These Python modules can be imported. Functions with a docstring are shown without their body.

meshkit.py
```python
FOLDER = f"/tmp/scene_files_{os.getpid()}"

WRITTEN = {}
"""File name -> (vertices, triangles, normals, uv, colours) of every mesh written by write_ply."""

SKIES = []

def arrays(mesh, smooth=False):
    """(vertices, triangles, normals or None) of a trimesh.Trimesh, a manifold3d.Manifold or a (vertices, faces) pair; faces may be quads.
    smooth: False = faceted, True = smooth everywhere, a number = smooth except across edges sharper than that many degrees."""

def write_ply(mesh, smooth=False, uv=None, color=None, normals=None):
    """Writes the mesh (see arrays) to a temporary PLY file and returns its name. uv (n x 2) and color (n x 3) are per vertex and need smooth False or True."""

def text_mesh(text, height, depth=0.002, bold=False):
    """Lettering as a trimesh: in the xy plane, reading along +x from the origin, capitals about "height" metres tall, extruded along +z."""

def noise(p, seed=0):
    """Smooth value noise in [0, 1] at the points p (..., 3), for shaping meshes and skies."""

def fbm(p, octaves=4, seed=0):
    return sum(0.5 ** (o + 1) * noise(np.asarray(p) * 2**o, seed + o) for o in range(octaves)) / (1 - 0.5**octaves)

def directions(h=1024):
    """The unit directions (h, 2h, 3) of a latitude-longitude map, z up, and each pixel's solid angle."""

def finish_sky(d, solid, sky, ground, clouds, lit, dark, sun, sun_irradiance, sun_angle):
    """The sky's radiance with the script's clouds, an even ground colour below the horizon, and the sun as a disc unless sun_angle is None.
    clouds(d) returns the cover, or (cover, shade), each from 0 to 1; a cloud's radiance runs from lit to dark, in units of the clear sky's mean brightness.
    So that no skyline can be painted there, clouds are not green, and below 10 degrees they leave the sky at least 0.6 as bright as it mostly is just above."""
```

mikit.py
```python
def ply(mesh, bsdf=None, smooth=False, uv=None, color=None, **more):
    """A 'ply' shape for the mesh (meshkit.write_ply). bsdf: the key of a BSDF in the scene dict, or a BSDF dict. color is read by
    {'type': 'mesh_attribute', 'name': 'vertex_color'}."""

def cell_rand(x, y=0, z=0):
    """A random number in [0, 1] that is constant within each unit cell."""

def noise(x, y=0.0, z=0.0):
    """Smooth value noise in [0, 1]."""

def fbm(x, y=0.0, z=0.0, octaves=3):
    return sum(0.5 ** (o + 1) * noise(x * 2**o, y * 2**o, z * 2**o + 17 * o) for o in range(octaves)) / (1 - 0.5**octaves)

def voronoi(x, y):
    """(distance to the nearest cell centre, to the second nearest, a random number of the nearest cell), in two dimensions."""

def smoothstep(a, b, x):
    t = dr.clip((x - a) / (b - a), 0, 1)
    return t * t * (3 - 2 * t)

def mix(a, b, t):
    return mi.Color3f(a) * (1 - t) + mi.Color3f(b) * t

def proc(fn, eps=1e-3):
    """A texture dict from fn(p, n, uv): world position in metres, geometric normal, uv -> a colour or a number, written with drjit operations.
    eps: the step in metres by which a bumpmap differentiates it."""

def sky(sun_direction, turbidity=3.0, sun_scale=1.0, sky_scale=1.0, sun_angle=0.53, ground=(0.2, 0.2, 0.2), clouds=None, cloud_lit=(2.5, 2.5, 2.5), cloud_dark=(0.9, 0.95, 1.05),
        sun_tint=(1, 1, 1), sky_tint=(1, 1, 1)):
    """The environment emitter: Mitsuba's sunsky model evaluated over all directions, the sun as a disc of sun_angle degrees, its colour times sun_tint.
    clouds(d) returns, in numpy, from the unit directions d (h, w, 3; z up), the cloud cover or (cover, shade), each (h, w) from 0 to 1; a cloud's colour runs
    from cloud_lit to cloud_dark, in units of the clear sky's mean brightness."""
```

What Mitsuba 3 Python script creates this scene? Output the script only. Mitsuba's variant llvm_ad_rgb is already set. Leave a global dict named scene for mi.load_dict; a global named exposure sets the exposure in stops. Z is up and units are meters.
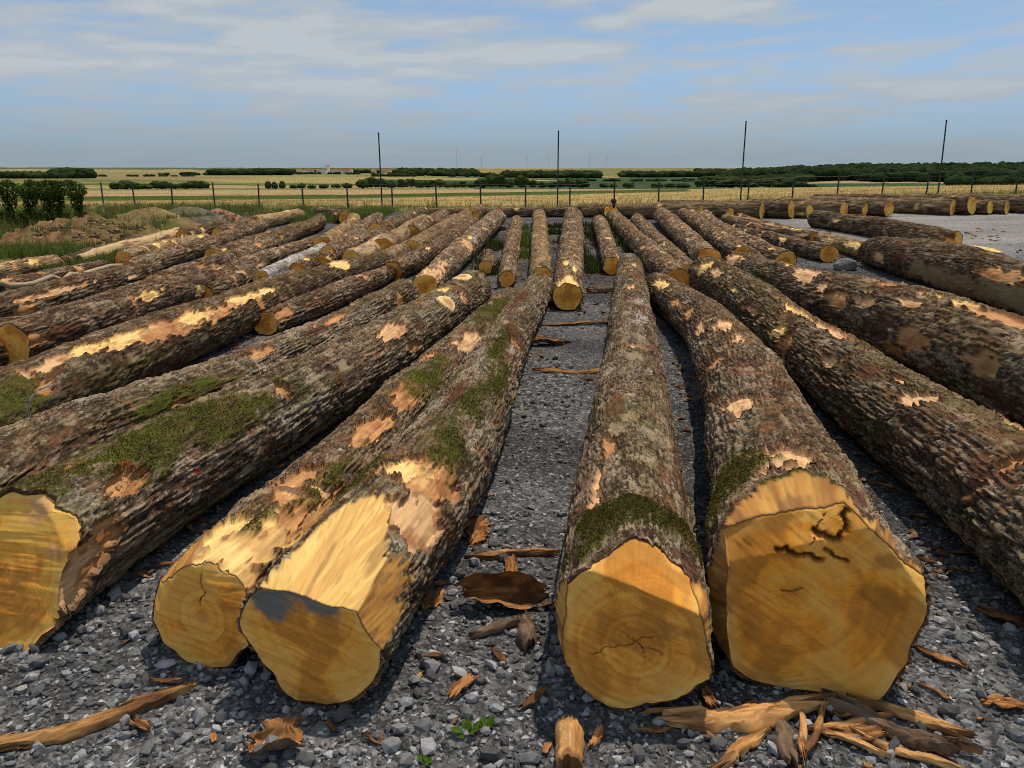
import math, random
import numpy as np, trimesh, mitsuba as mi, drjit as dr
import mikit, meshkit
from scipy.interpolate import PchipInterpolator
from scipy.spatial import cKDTree
from scipy.sparse import coo_matrix
from scipy.sparse.csgraph import connected_components

T = mi.ScalarTransform4f
scene, labels = {"type": "scene"}, {}
# ------------------------------------------------------------------ camera, sky, exposure
PITCH = math.radians(15.4)
EYE = np.array([0.0, 0.0, 1.7])
scene["camera"] = {"type": "perspective", "fov": 67.25, "fov_axis": "x", "near_clip": 0.05, "far_clip": 40000.0,
                   "to_world": T().look_at(origin=[0, 0, 1.7], target=[0, math.cos(PITCH), 1.7 - math.sin(PITCH)], up=[0, 0, 1])}
SUN = np.array([0.205, 0.37, 0.906])


def cirrus(d):
    z = np.maximum(d[..., 2], 0.004)
    el = np.degrees(np.arcsin(np.clip(d[..., 2], -1, 1)))
    az = np.degrees(np.arctan2(d[..., 0], d[..., 1]))
    px, py = d[..., 0] / (z + 0.06), d[..., 1] / (z + 0.06)
    # wind-drawn streaks, with a slow wave and finer fibres
    u, v = 0.94 * px + 0.34 * py, -0.34 * px + 0.94 * py
    w = meshkit.fbm(np.stack([u * 0.22, v * 0.22, 0 * u], -1), 3, 3)
    n1 = meshkit.fbm(np.stack([u * 0.20 + 2 * w, v * 0.75 + 3 * w, 0 * u + 1], -1), 4, 11)
    n2 = meshkit.fbm(np.stack([u * 0.7 + 3 * w, v * 3.2 + 5 * w, 0 * u + 2], -1), 4, 23)
    n3 = meshkit.fbm(np.stack([az * 0.07 + 5, (el - az * 0.05) * 0.55 + w * 1.5, 0 * u + 4], -1), 4, 31)
    n4 = meshkit.fbm(np.stack([az * 0.30, (el - az * 0.06) * 1.9 + w * 2, 0 * u + 7], -1), 3, 37)
    c = 0.50 * n3 + 0.22 * n1 + 0.20 * n2 + 0.34 * n4 - 0.09
    cover = np.clip((c - 0.43) * 4.2, 0, 1)
    low = np.clip((el - 1.0) / 5.5, 0, 1)
    veil = 0.30 + 0.54 * (1 - low) ** 1.5 + 0.10 * n1
    cov = np.clip(veil + 0.85 * cover * (0.2 + 0.8 * low), 0, 0.95)
    lit = 0.85 * cover * (0.15 + 0.85 * low) + 0.10 * low
    return cov, np.clip(1.0 - lit / np.maximum(cov, 0.05) * 1.05, 0, 1)


scene["sky"] = mikit.sky(SUN.tolist(), turbidity=3.0, clouds=cirrus, sky_scale=1.28, cloud_lit=(1.72, 1.85, 1.95), cloud_dark=(0.93, 1.15, 1.32), sky_tint=(0.86, 0.975, 1.01))
exposure = 1.3

# ------------------------------------------------------------------ helpers
F32 = np.float32
used = {}


def key_for(name):
    n = used.get(name, 0)
    used[name] = n + 1
    return name if n == 0 else f"{name}_{n:03d}"


def thing(name, label=None, cat=None, group=None, kind=None, parent=None):
    key = key_for(name if parent is None else parent + "__" + name)
    d = {}
    for k, v in (("label", label), ("category", cat), ("group", group), ("kind", kind)):
        if v:
            d[k] = v
    if d:
        labels[key] = d
    return key


def put(key, mesh, bsdf, smooth=False, color=None, **kw):
    scene[key] = mikit.ply(mesh, bsdf, smooth=smooth, color=color, **kw)
    return key


def sm(a, b, x):
    t = np.clip((x - a) / (b - a), 0, 1)
    return t * t * (3 - 2 * t)


def nz(*c, seed=0):
    return meshkit.noise(np.stack(np.broadcast_arrays(*c), -1), seed)


def fb(*c, o=3, seed=0):
    return meshkit.fbm(np.stack(np.broadcast_arrays(*c), -1), o, seed)


def lerp(a, b, t):
    t = np.asarray(t)[..., None]
    return np.asarray(a) * (1 - t) + np.asarray(b) * t


def gh(x, y):
    """Height of the yard: level, rising gently to the right at the back."""
    t = sm(12, 34, y)
    return t * 0.028 * 2 * np.log1p(np.exp(np.clip(np.asarray(x, float) / 2 - 1, -30, 30)))


def grid_faces(nr, nc, wrap=True):
    i, j = np.meshgrid(np.arange(nr - 1), np.arange(nc if wrap else nc - 1), indexing="ij")
    j2 = (j + 1) % nc
    a, b, c, d = i * nc + j, i * nc + j2, (i + 1) * nc + j2, (i + 1) * nc + j
    return np.vstack([np.stack([a, b, c], -1).reshape(-1, 3), np.stack([a, c, d], -1).reshape(-1, 3)])


def tube(points, radii, sides=6, cap=True):
    p = np.asarray(points, float)
    t = np.gradient(p, axis=0)
    t /= np.linalg.norm(t, axis=1, keepdims=True) + 1e-12
    a = np.cross(t, np.where(np.abs(t[:, 2:]) < 0.9, [0, 0, 1.0], [1.0, 0, 0]))
    a /= np.linalg.norm(a, axis=1, keepdims=True)
    b = np.cross(a, t)
    an = np.arange(sides) * 2 * np.pi / sides
    v = p[:, None] + np.broadcast_to(radii, (len(p),))[:, None, None] * (np.cos(an)[None, :, None] * a[:, None] + np.sin(an)[None, :, None] * b[:, None])
    f = grid_faces(len(p), sides)
    v = v.reshape(-1, 3)
    if cap:
        n = len(v)
        v = np.vstack([v, p[0], p[-1]])
        k = np.arange(sides)
        f = np.vstack([f, np.stack([(k + 1) % sides, k, k * 0 + n], -1), np.stack([(len(p) - 1) * sides + k, (len(p) - 1) * sides + (k + 1) % sides, k * 0 + n + 1], -1)])
    return v, f[:, ::-1]


def join(parts):
    vs, fs, n = [], [], 0
    for v, f in parts:
        vs.append(v)
        fs.append(np.asarray(f) + n)
        n += len(v)
    return np.vstack(vs), np.vstack(fs)


def box(x0, x1, y0, y1, z0, z1):
    m = trimesh.creation.box(bounds=[[x0, y0, z0], [x1, y1, z1]])
    return np.array(m.vertices), np.array(m.faces)


# ------------------------------------------------------------------ materials
VC = {"type": "mesh_attribute", "name": "vertex_color"}


def two(b):
    return {"type": "twosided", "bsdf": b}


def pits(p, n, uv):
    """Fine fissures and pits of the bark, running along the rows."""
    a = mikit.noise(p.x * 150 + 5, p.y * 45, p.z * 150)
    b = mikit.noise(p.x * 290, p.y * 120, p.z * 290 + 3)
    c = mikit.noise(p.x * 12, p.y * 7, p.z * 12)
    return 0.85 * mikit.smoothstep(0.50, 0.70, 0.55 * a + 0.45 * b + 0.35 * (c - 0.5))


D_ = lambda tex: {"type": "diffuse", "reflectance": tex}
scene["mat_bark_skin"] = D_(VC)
scene["mat_bark_pit"] = D_({"type": "rgb", "value": [0.030, 0.020, 0.015]})
scene["mat_bark"] = {"type": "blendbsdf", "weight": mikit.proc(pits), "bsdf_0": {"type": "ref", "id": "mat_bark_skin"}, "bsdf_1": {"type": "ref", "id": "mat_bark_pit"}}
scene["mat_bare"] = {"type": "principled", "base_color": VC, "roughness": 0.7, "specular": 0.25}
scene["mat_wood"] = D_(VC)
scene["mat_matte"] = two(D_(VC))
scene["mat_stone"] = D_(VC)

scene["mat_leaf"] = {"type": "principledthin", "base_color": VC, "roughness": 0.7, "diff_trans": 0.9, "spec_trans": 0.0}
scene["mat_iron"] = {"type": "principled", "base_color": {"type": "rgb", "value": [0.035, 0.037, 0.04]}, "roughness": 0.5, "metallic": 0.3}
scene["mat_turbine"] = {"type": "principled", "base_color": {"type": "rgb", "value": [0.75, 0.75, 0.75]}, "roughness": 0.4}


def gravel_col(p, n, uv):
    far = dr.clip((p.y - 3.0) / 9.0, 0, 1)
    x, y = p.x + 0.02 * mikit.noise(p.x * 40, p.y * 40), p.y + 0.02 * mikit.noise(p.x * 40 + 9, p.y * 40)
    a, _, ra = mikit.voronoi(x * 75, y * 75)
    b, _, rb = mikit.voronoi(x * 26 + 3, y * 26)
    big = mikit.fbm(p.x * 1.3, p.y * 1.3, 0.0, 3)
    t = 0.045 + 0.12 * ra * ra + 0.10 * rb * rb * mikit.smoothstep(0.35, 0.6, big) + 0.25 * mikit.smoothstep(0.95, 0.99, ra)
    t = t * (0.75 + 0.55 * big)
    pale = mikit.smoothstep(6.5, 9.5, p.x) * mikit.smoothstep(13.5, 19.0, p.y + 5 * mikit.fbm(p.x * 0.5, p.y * 0.5, 8.0, 3) - 2.5) * (0.55 + 0.6 * mikit.fbm(p.x * 0.9, p.y * 1.9, 2.0, 3))       # the worn lane at the right
    t = t * (1 - pale) + pale * (0.10 + 0.26 * ra + 0.16 * mikit.fbm(p.x * 0.35, p.y * 1.6, 3.0, 3))
    litter = 0.45 * mikit.smoothstep(0.60, 0.72, mikit.fbm(p.x * 2.2 + 7, p.y * 1.5, 1.0, 3)) * mikit.smoothstep(0.45, 0.62, mikit.fbm(p.x * 16, p.y * 34, 5.0, 2)) * mikit.smoothstep(5.5, 7.5, p.y) * (1 - pale)
    c = mi.Color3f(t * 0.88, t * 0.92, t * 0.98)
    c = c * (1 - pale * 0.7) + mi.Color3f(t * 1.04, t * 1.0, t * 0.92) * (pale * 0.7)
    return c * (1 - litter) + mi.Color3f(0.16, 0.09, 0.05) * litter


def gravel_bump(p, n, uv):
    return 0.6 * mikit.noise(p.x * 95, p.y * 95) + 0.5 * mikit.noise(p.x * 38, p.y * 38, 4.0)


scene["mat_gravel"] = {"type": "bumpmap", "arbitrary": mikit.proc(gravel_bump, eps=0.002), "scale": 0.016,
                       "bsdf": D_(mikit.proc(gravel_col))}


# ------------------------------------------------------------------ land: one sheet to the horizon
def v_to_z(D, v):
    dep = PITCH + math.atan((v - 384) / 770.0)
    return 1.7 - D * np.tan(dep)


PROF_D = np.array([42, 72, 130, 235, 300, 420, 600, 900, 1200, 1600, 2000, 2600, 3300, 4500, 7000, 12000, 20000.0])
PROF_L = [203.0, 199.0, 194.5, 189.5, 188.0, 186.0, 183.8, 178.5, 176.5, 174.5, 172.5, 170.5, 168.6, 168.4, 168.3, 168.3, 168.3]
PROF_C = [203.0, 196.0, 191.8, 189.2, 187.6, 186.2, 184.5, 181.0, 178.0, 175.5, 172.5, 170.4, 168.8, 168.6, 168.5, 168.4, 168.4]
PROF_R = [203.0, 196.0, 191.5, 189.0, 187.0, 185.5, 182.5, 174.5, 170.5, 168.8, 168.4, 168.2, 168.0, 168.0, 168.0, 168.0, 168.0]
zl, zc, zr = (PchipInterpolator(np.log(PROF_D), [v_to_z(d, v) for d, v in zip(PROF_D, P)]) for P in (PROF_L, PROF_C, PROF_R))


def land_h(x, y):
    x, y = np.asarray(x, float), np.asarray(y, float)
    D = np.hypot(x, y)
    az = np.degrees(np.arctan2(x, y))
    l = np.log(np.clip(D, 42, 20000))
    wl, wr = sm(4, -16, az), sm(14, 24, az)
    far = zc(l) * (1 - wl - wr * (1 - wl)) + zl(l) * wl + zr(l) * wr * (1 - wl)
    far = far + 1.2 * (nz(x / 160, y / 160, 0 * x, seed=5) - 0.5) * sm(150, 600, D) * (D / 900)
    rise = gh(x, np.minimum(y, 60)) * sm(240, 60, D)
    t = sm(38.5, 44, D)
    t2 = sm(-5, 12, y)
    return (gh(x, y) * t2) * (1 - t) + (far + rise) * t


def field_colour(x, y):
    D = np.hypot(x, y)
    az = np.degrees(np.arctan2(x, y))
    n = fb(x / 9, y / 30, 0 * x, o=3, seed=2)
    n2 = fb(x / 120, y / 120, 0 * x, o=3, seed=8)
    wheat, green, tan, dgreen = (0.36, 0.275, 0.115), (0.055, 0.085, 0.025), (0.32, 0.235, 0.125), (0.055, 0.085, 0.04)
    palef, orange, olive = (0.27, 0.235, 0.10), (0.38, 0.23, 0.11), (0.16, 0.17, 0.075)
    yw = y * (1 + 0.16 * (fb(x / 210, y / 400, 0 * x, o=2, seed=19) - 0.5)) + 0.04 * x * sm(200, 500, D)
    az = az + 7 * ((y / 430.0) % 1 - 0.5) * sm(300, 700, D) + 5 * (n2 - 0.5)
    n = 0.5 * n + 0.5 * fb(x / 45, y / 160, 0 * x, o=3, seed=12)
    c = np.broadcast_to(np.array((0.10, 0.11, 0.045)), x.shape + (3,)).copy()
    verge = lerp((0.12, 0.115, 0.050), (0.22, 0.19, 0.085), n)
    c[:] = verge

    def lay(mask, col, var=0.45):
        nonlocal c
        cc = np.asarray(col)[None] * (1 - var / 2 + var * n[:, None])
        c = np.where(mask[:, None], cc, c)

    lay(y > 40.5, wheat)
    lay((y > 76) & (y < 128) & (x < 0.22 * y), green)
    lay((yw >= 128) & (yw < 240), tan)
    lay(yw >= 240, olive)
    lay((yw > 330) & (az < -5) & (yw < 430), tan)
    lay((yw > 430) & (yw < 900) & (az < -4), (0.23, 0.215, 0.095))
    lay((yw > 640) & (yw < 800) & (az < -17), (0.13, 0.145, 0.06))
    lay((yw > 520) & (yw < 600) & (az < -10), (0.12, 0.14, 0.05))
    lay((yw > 600) & (yw < 1250) & (az > -19) & (az < -6), palef)
    lay((yw > 900) & (yw < 1150) & (az <= -19), (0.22, 0.17, 0.10))
    lay((yw > 1150) & (yw < 1900) & (az <= -12), (0.21, 0.19, 0.095))
    lay((yw > 1900) & (yw < 2400) & (az <= -10), (0.26, 0.22, 0.12))
    lay((yw > 2400) & (az <= -8), (0.085, 0.115, 0.06))
    lay((yw > 3500) & (az <= -25), tan)
    lay((yw > 240) & (yw < 1500) & (az > -3) & (az < 16), (0.05, 0.085, 0.045))
    lay((yw > 380) & (yw < 900) & (az > -8) & (az < 0), (0.045, 0.075, 0.035))
    lay((yw > 900) & (yw < 1200) & (az > -6) & (az < 1), palef)
    lay((yw > 1600) & (yw < 3400) & (az > -5) & (az < -1), orange)
    lay((yw > 1200) & (yw < 1500) & (az > 2) & (az < 6), tan)
    lay((yw > 330) & (yw < 560) & (az > 19), (0.045, 0.085, 0.04))
    lay((yw > 560) & (yw < 640) & (az > 19), tan)
    lay((yw > 640) & (az > 17), (0.05, 0.07, 0.03))
    lay((yw > 3500) & (az > -3), tan)
    return c


azs = np.radians(np.r_[np.arange(-180, -44, 4.0), np.arange(-44, 44, 0.30), np.arange(44, 180, 4.0)])
Ds = np.r_[0.3, 1, 2, 4, 8, 14, 20, 26, np.arange(30, 44, 0.6), np.geomspace(44, 240, 60), np.geomspace(248, 4200, 110), 5500, 7000, 9000, 12000, 16000, 20000]
A_, D_ = np.meshgrid(azs, Ds)
gx, gy = (D_ * np.sin(A_)).ravel(), (D_ * np.cos(A_)).ravel()
gz = land_h(gx, gy)
gz = gz + 0.25 * (fb(gx / 1.1, gy / 1.1, 0 * gx, o=2, seed=4) - 0.5) * ((gy > 41) & (gy < 72))      # uneven ears of the wheat
gz = gz - 0.10 * sm(39, 36, np.hypot(gx, gy))
put(thing("ground", "golden and green farmland rolling away to the horizon behind the yard", kind="structure"),
    (np.stack([gx, gy, gz], -1), grid_faces(len(Ds), len(azs))[:, ::-1]), "mat_matte", smooth=True, color=field_colour(gx, gy))

# gravel yard, fine near the front
ys = [0.6]
while ys[-1] < 37.0:
    ys.append(ys[-1] + max(0.02, 0.02 * (ys[-1] / 2.0) ** 1.6))
ys = np.array(ys)
us = np.linspace(-1, 1, 230)
U_, Y_ = np.meshgrid(us, ys)
X_ = U_ * (3.0 + 0.82 * Y_) + 0 * Y_
xf, yf = X_.ravel(), Y_.ravel()
near = sm(16, 4, yf)


def yard_h(x, y):
    near = sm(16, 4, y)
    return gh(x, y) + near * (0.030 * (fb(x * 1.4, y * 1.4, 0 * x, o=3, seed=1) - 0.5)) + 0.012 * sm(9, 3, y) * (fb(x * 11, y * 11, 0 * x, o=2, seed=6) - 0.5)


zf = yard_h(xf, yf) + 0.006 * sm(6, 3, yf) * (nz(xf * 45, yf * 45, 0 * xf, seed=9) - 0.5)
keep_edge = -5.2 - 0.30 * yf      # left of this the yard turns to weeds
zf = zf - 0.16 * sm(0.0, 1.2, keep_edge + 1.0 * nz(xf * 0.5, yf * 0.5, 0 * xf, seed=3) - xf) - 0.2 * sm(35.2, 36.6, yf + nz(xf * 0.7, 0 * xf, 0 * xf, seed=14))
yard = thing("gravel_yard", "dark grey crushed stone yard under the rows of logs", kind="structure")
put(yard, (np.stack([xf, yf, zf], -1), grid_faces(len(ys), len(us), False)), "mat_gravel", smooth=True)

# loose stones: the 300 largest as pieces, the rest as one part
rng = np.random.default_rng(5)


def stone_shape(r):
    m = trimesh.creation.icosahedron()
    v = m.vertices * r.uniform(0.62, 1.1, (12, 1)) * np.array([r.uniform(0.8, 1.3), r.uniform(0.7, 1.1), r.uniform(0.5, 0.85)])
    q = trimesh.transformations.random_rotation_matrix(r.random(3))[:3, :3]
    v = v @ q.T * np.array([1, 1, 0.75])
    return v, np.array(m.faces)


stones = [stone_shape(rng) for _ in range(40)]
N = 32000
yy = 1.35 + 5.5 * rng.random(N) ** 1.5
xx = (rng.random(N) * 2 - 1) * (0.35 + 0.74 * (yy + 0.3))
coarse = fb(xx * 0.9 + 3, yy * 0.9, 0 * xx, o=2, seed=21) + 0.30 * sm(3.6, 2.2, yy) - 0.25 * sm(0.55, 0.9, np.abs(xx + 0.0) * sm(3.0, 4.0, yy))
sz = 0.0045 * np.exp(0.52 * rng.normal(size=N)) * (0.75 + 1.1 * sm(0.35, 0.75, coarse)) * (1 + 0.12 * (yy - 2))
sz = np.minimum(sz, 0.036)
sz[:420] = rng.uniform(0.016, 0.040, 420)
xx[:420], yy[:420] = (rng.random(420) * 2 - 1) * 2.1, 1.55 + 2.1 * rng.random(420) ** 1.3
cl = rng.random(N)
tone = 0.075 + 0.27 * rng.random(N) ** 1.6
tone = np.where(cl > 0.985, 0.42, tone)
tint = np.stack([tone * rng.uniform(0.92, 1.02, N), tone, tone * rng.uniform(1.0, 1.11, N)], -1)
zz = yard_h(xx, yy)
order = np.argsort(-sz / (yy + 0.5))
big = [i for i in order if abs(xx[i]) < 0.66 * (yy[i] + 0.5)][:300]
isbig = np.zeros(N, bool)

isbig[big] = True
rest = np.where(~isbig)[0]
nf_ = 6500
fy = 5.5 + 13 * rng.random(nf_) ** 1.5
fx = rng.uniform(-0.62, 0.80, nf_) * (fy + 0.4)
xx, yy = np.r_[xx, fx], np.r_[yy, fy]
sz = np.r_[sz, np.minimum(0.05, 0.0085 * np.exp(0.45 * rng.normal(size=nf_)) * (0.6 + 0.10 * fy))]
zz = np.r_[zz, yard_h(fx, fy)]
tf_ = 0.06 + 0.26 * rng.random(nf_) ** 2.2
tint = np.vstack([tint, np.stack([tf_ * 1.02, tf_, tf_ * 0.96], -1)])
rest = np.r_[rest, N + np.arange(nf_)]
vs, fs, cs = [], [], []
OCT = trimesh.creation.icosahedron()
octa = (np.array([[1, 0, 0], [-1, 0, 0], [0, 1, 0], [0, -1, 0], [0, 0, 1], [0, 0, -1.0]]), np.array([[0, 2, 4], [2, 1, 4], [1, 3, 4], [3, 0, 4], [2, 0, 5], [1, 2, 5], [3, 1, 5], [0, 3, 5]]))
small_shapes = []
for _ in range(40):
    ov = octa[0] * rng.uniform(0.6, 1.15, (6, 1)) + rng.normal(0, 0.16, (6, 3))
    oq = trimesh.transformations.random_rotation_matrix(rng.random(3))[:3, :3]
    small_shapes.append(((ov @ oq.T) * np.array([1.1, 1.0, 0.75]), octa[1]))
which = rng.integers(0, 40, len(xx))
off_ = 0
for k in range(80):
    fine_ = sz[rest] < 0.0125
    idx = rest[(which[rest] == k % 40) & (fine_ if k >= 40 else ~fine_)]
    v, f = small_shapes[k - 40] if k >= 40 else stones[k]
    an = rng.random(len(idx)) * 6.283
    ca, sa = np.cos(an), np.sin(an)
    w = v[None] * sz[idx, None, None]
    w = np.stack([w[..., 0] * ca[:, None] - w[..., 1] * sa[:, None], w[..., 0] * sa[:, None] + w[..., 1] * ca[:, None], w[..., 2]], -1)
    w = w + np.stack([xx[idx], yy[idx], zz[idx] + 0.25 * sz[idx]], -1)[:, None]
    vs.append(w.reshape(-1, 3))
    fs.append((f[None] + (np.arange(len(idx)) * len(v))[:, None, None]).reshape(-1, 3) + off_)
    off_ += len(idx) * len(v)
    cs.append(np.repeat(tint[idx], len(v), 0))
put(thing("loose_gravel", kind="stuff", parent=yard), (np.vstack(vs), np.vstack(fs)), "mat_stone", color=np.vstack(cs))
for i in big:
    v, f = stone_shape(np.random.default_rng(1000 + int(i)))
    m = trimesh.Trimesh(v, f, process=False).subdivide()
    v = m.vertices * (1 + 0.16 * (nz(*(m.vertices.T * 2.2), seed=int(i) % 97)[:, None] - 0.5)) * sz[i] + np.array([xx[i], yy[i], zz[i] + 0.35 * sz[i]])
    tc = tint[i] * 1.05
    put(thing("stone", parent=yard), (v, m.faces), "mat_stone", color=np.clip(tc[None] * (0.8 + 0.4 * nz(*(m.vertices.T * 3), seed=3)[:, None]), 0, 0.6))

nl_ = 5200
ly = 3.0 + 20 * rng.random(nl_) ** 1.4
lx = rng.uniform(-0.62, 0.62, nl_) * (ly + 0.4)
ok = fb(lx * 0.9, ly * 0.5, 0 * lx + 2, o=3, seed=44) > 0.50
lx, ly = lx[ok], ly[ok]
m_ = len(lx)
la = rng.random(m_) * 3.14159
ll, lw = rng.uniform(0.02, 0.07, m_) * (0.7 + 0.06 * ly), rng.uniform(0.006, 0.022, m_) * (0.7 + 0.06 * ly)
dv, wv_ = np.stack([np.cos(la), np.sin(la), 0 * la + rng.normal(0, 0.12, m_)], -1) * ll[:, None], np.stack([-np.sin(la), np.cos(la), 0 * la + rng.normal(0, 0.25, m_)], -1) * lw[:, None]
lc = np.stack([lx, ly, yard_h(lx, ly) + 0.016], -1)
up_ = np.array([0, 0, 0.012])
lv = np.stack([lc - dv, lc + wv_ - dv * 0.3, lc + dv, lc - wv_ + dv * 0.2, lc + up_, lc - up_], 1).reshape(-1, 3)
lf = (np.array([[0, 3, 4], [3, 2, 4], [2, 1, 4], [1, 0, 4], [0, 1, 5], [1, 2, 5], [2, 3, 5], [3, 0, 5]])[None] + (np.arange(m_) * 6)[:, None, None]).reshape(-1, 3)
put(thing("bark_litter", kind="stuff", parent=yard), (lv, lf), "mat_matte", color=np.repeat(lerp((0.10, 0.045, 0.028), (0.36, 0.20, 0.10), rng.random(m_) ** 1.5), 6, 0))

# ------------------------------------------------------------------ felled logs
COL = {"P": (0.45, 0.225, 0.085), "Y": (0.76, 0.52, 0.19), "S": (0.58, 0.36, 0.18), "R": (0.115, 0.052, 0.032), "A": (0.55, 0.34, 0.17), "W": (0.50, 0.49, 0.45),
       "Q": (0.20, 0.135, 0.065), "M": (0.075, 0.085, 0.018), "m": (0.115, 0.115, 0.030), "K": (0.72, 0.52, 0.24), "X": (0.42, 0.02, 0.03), "O": (0.30, 0.075, 0.025)}
PEELED = set("PYSAQK")


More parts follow.
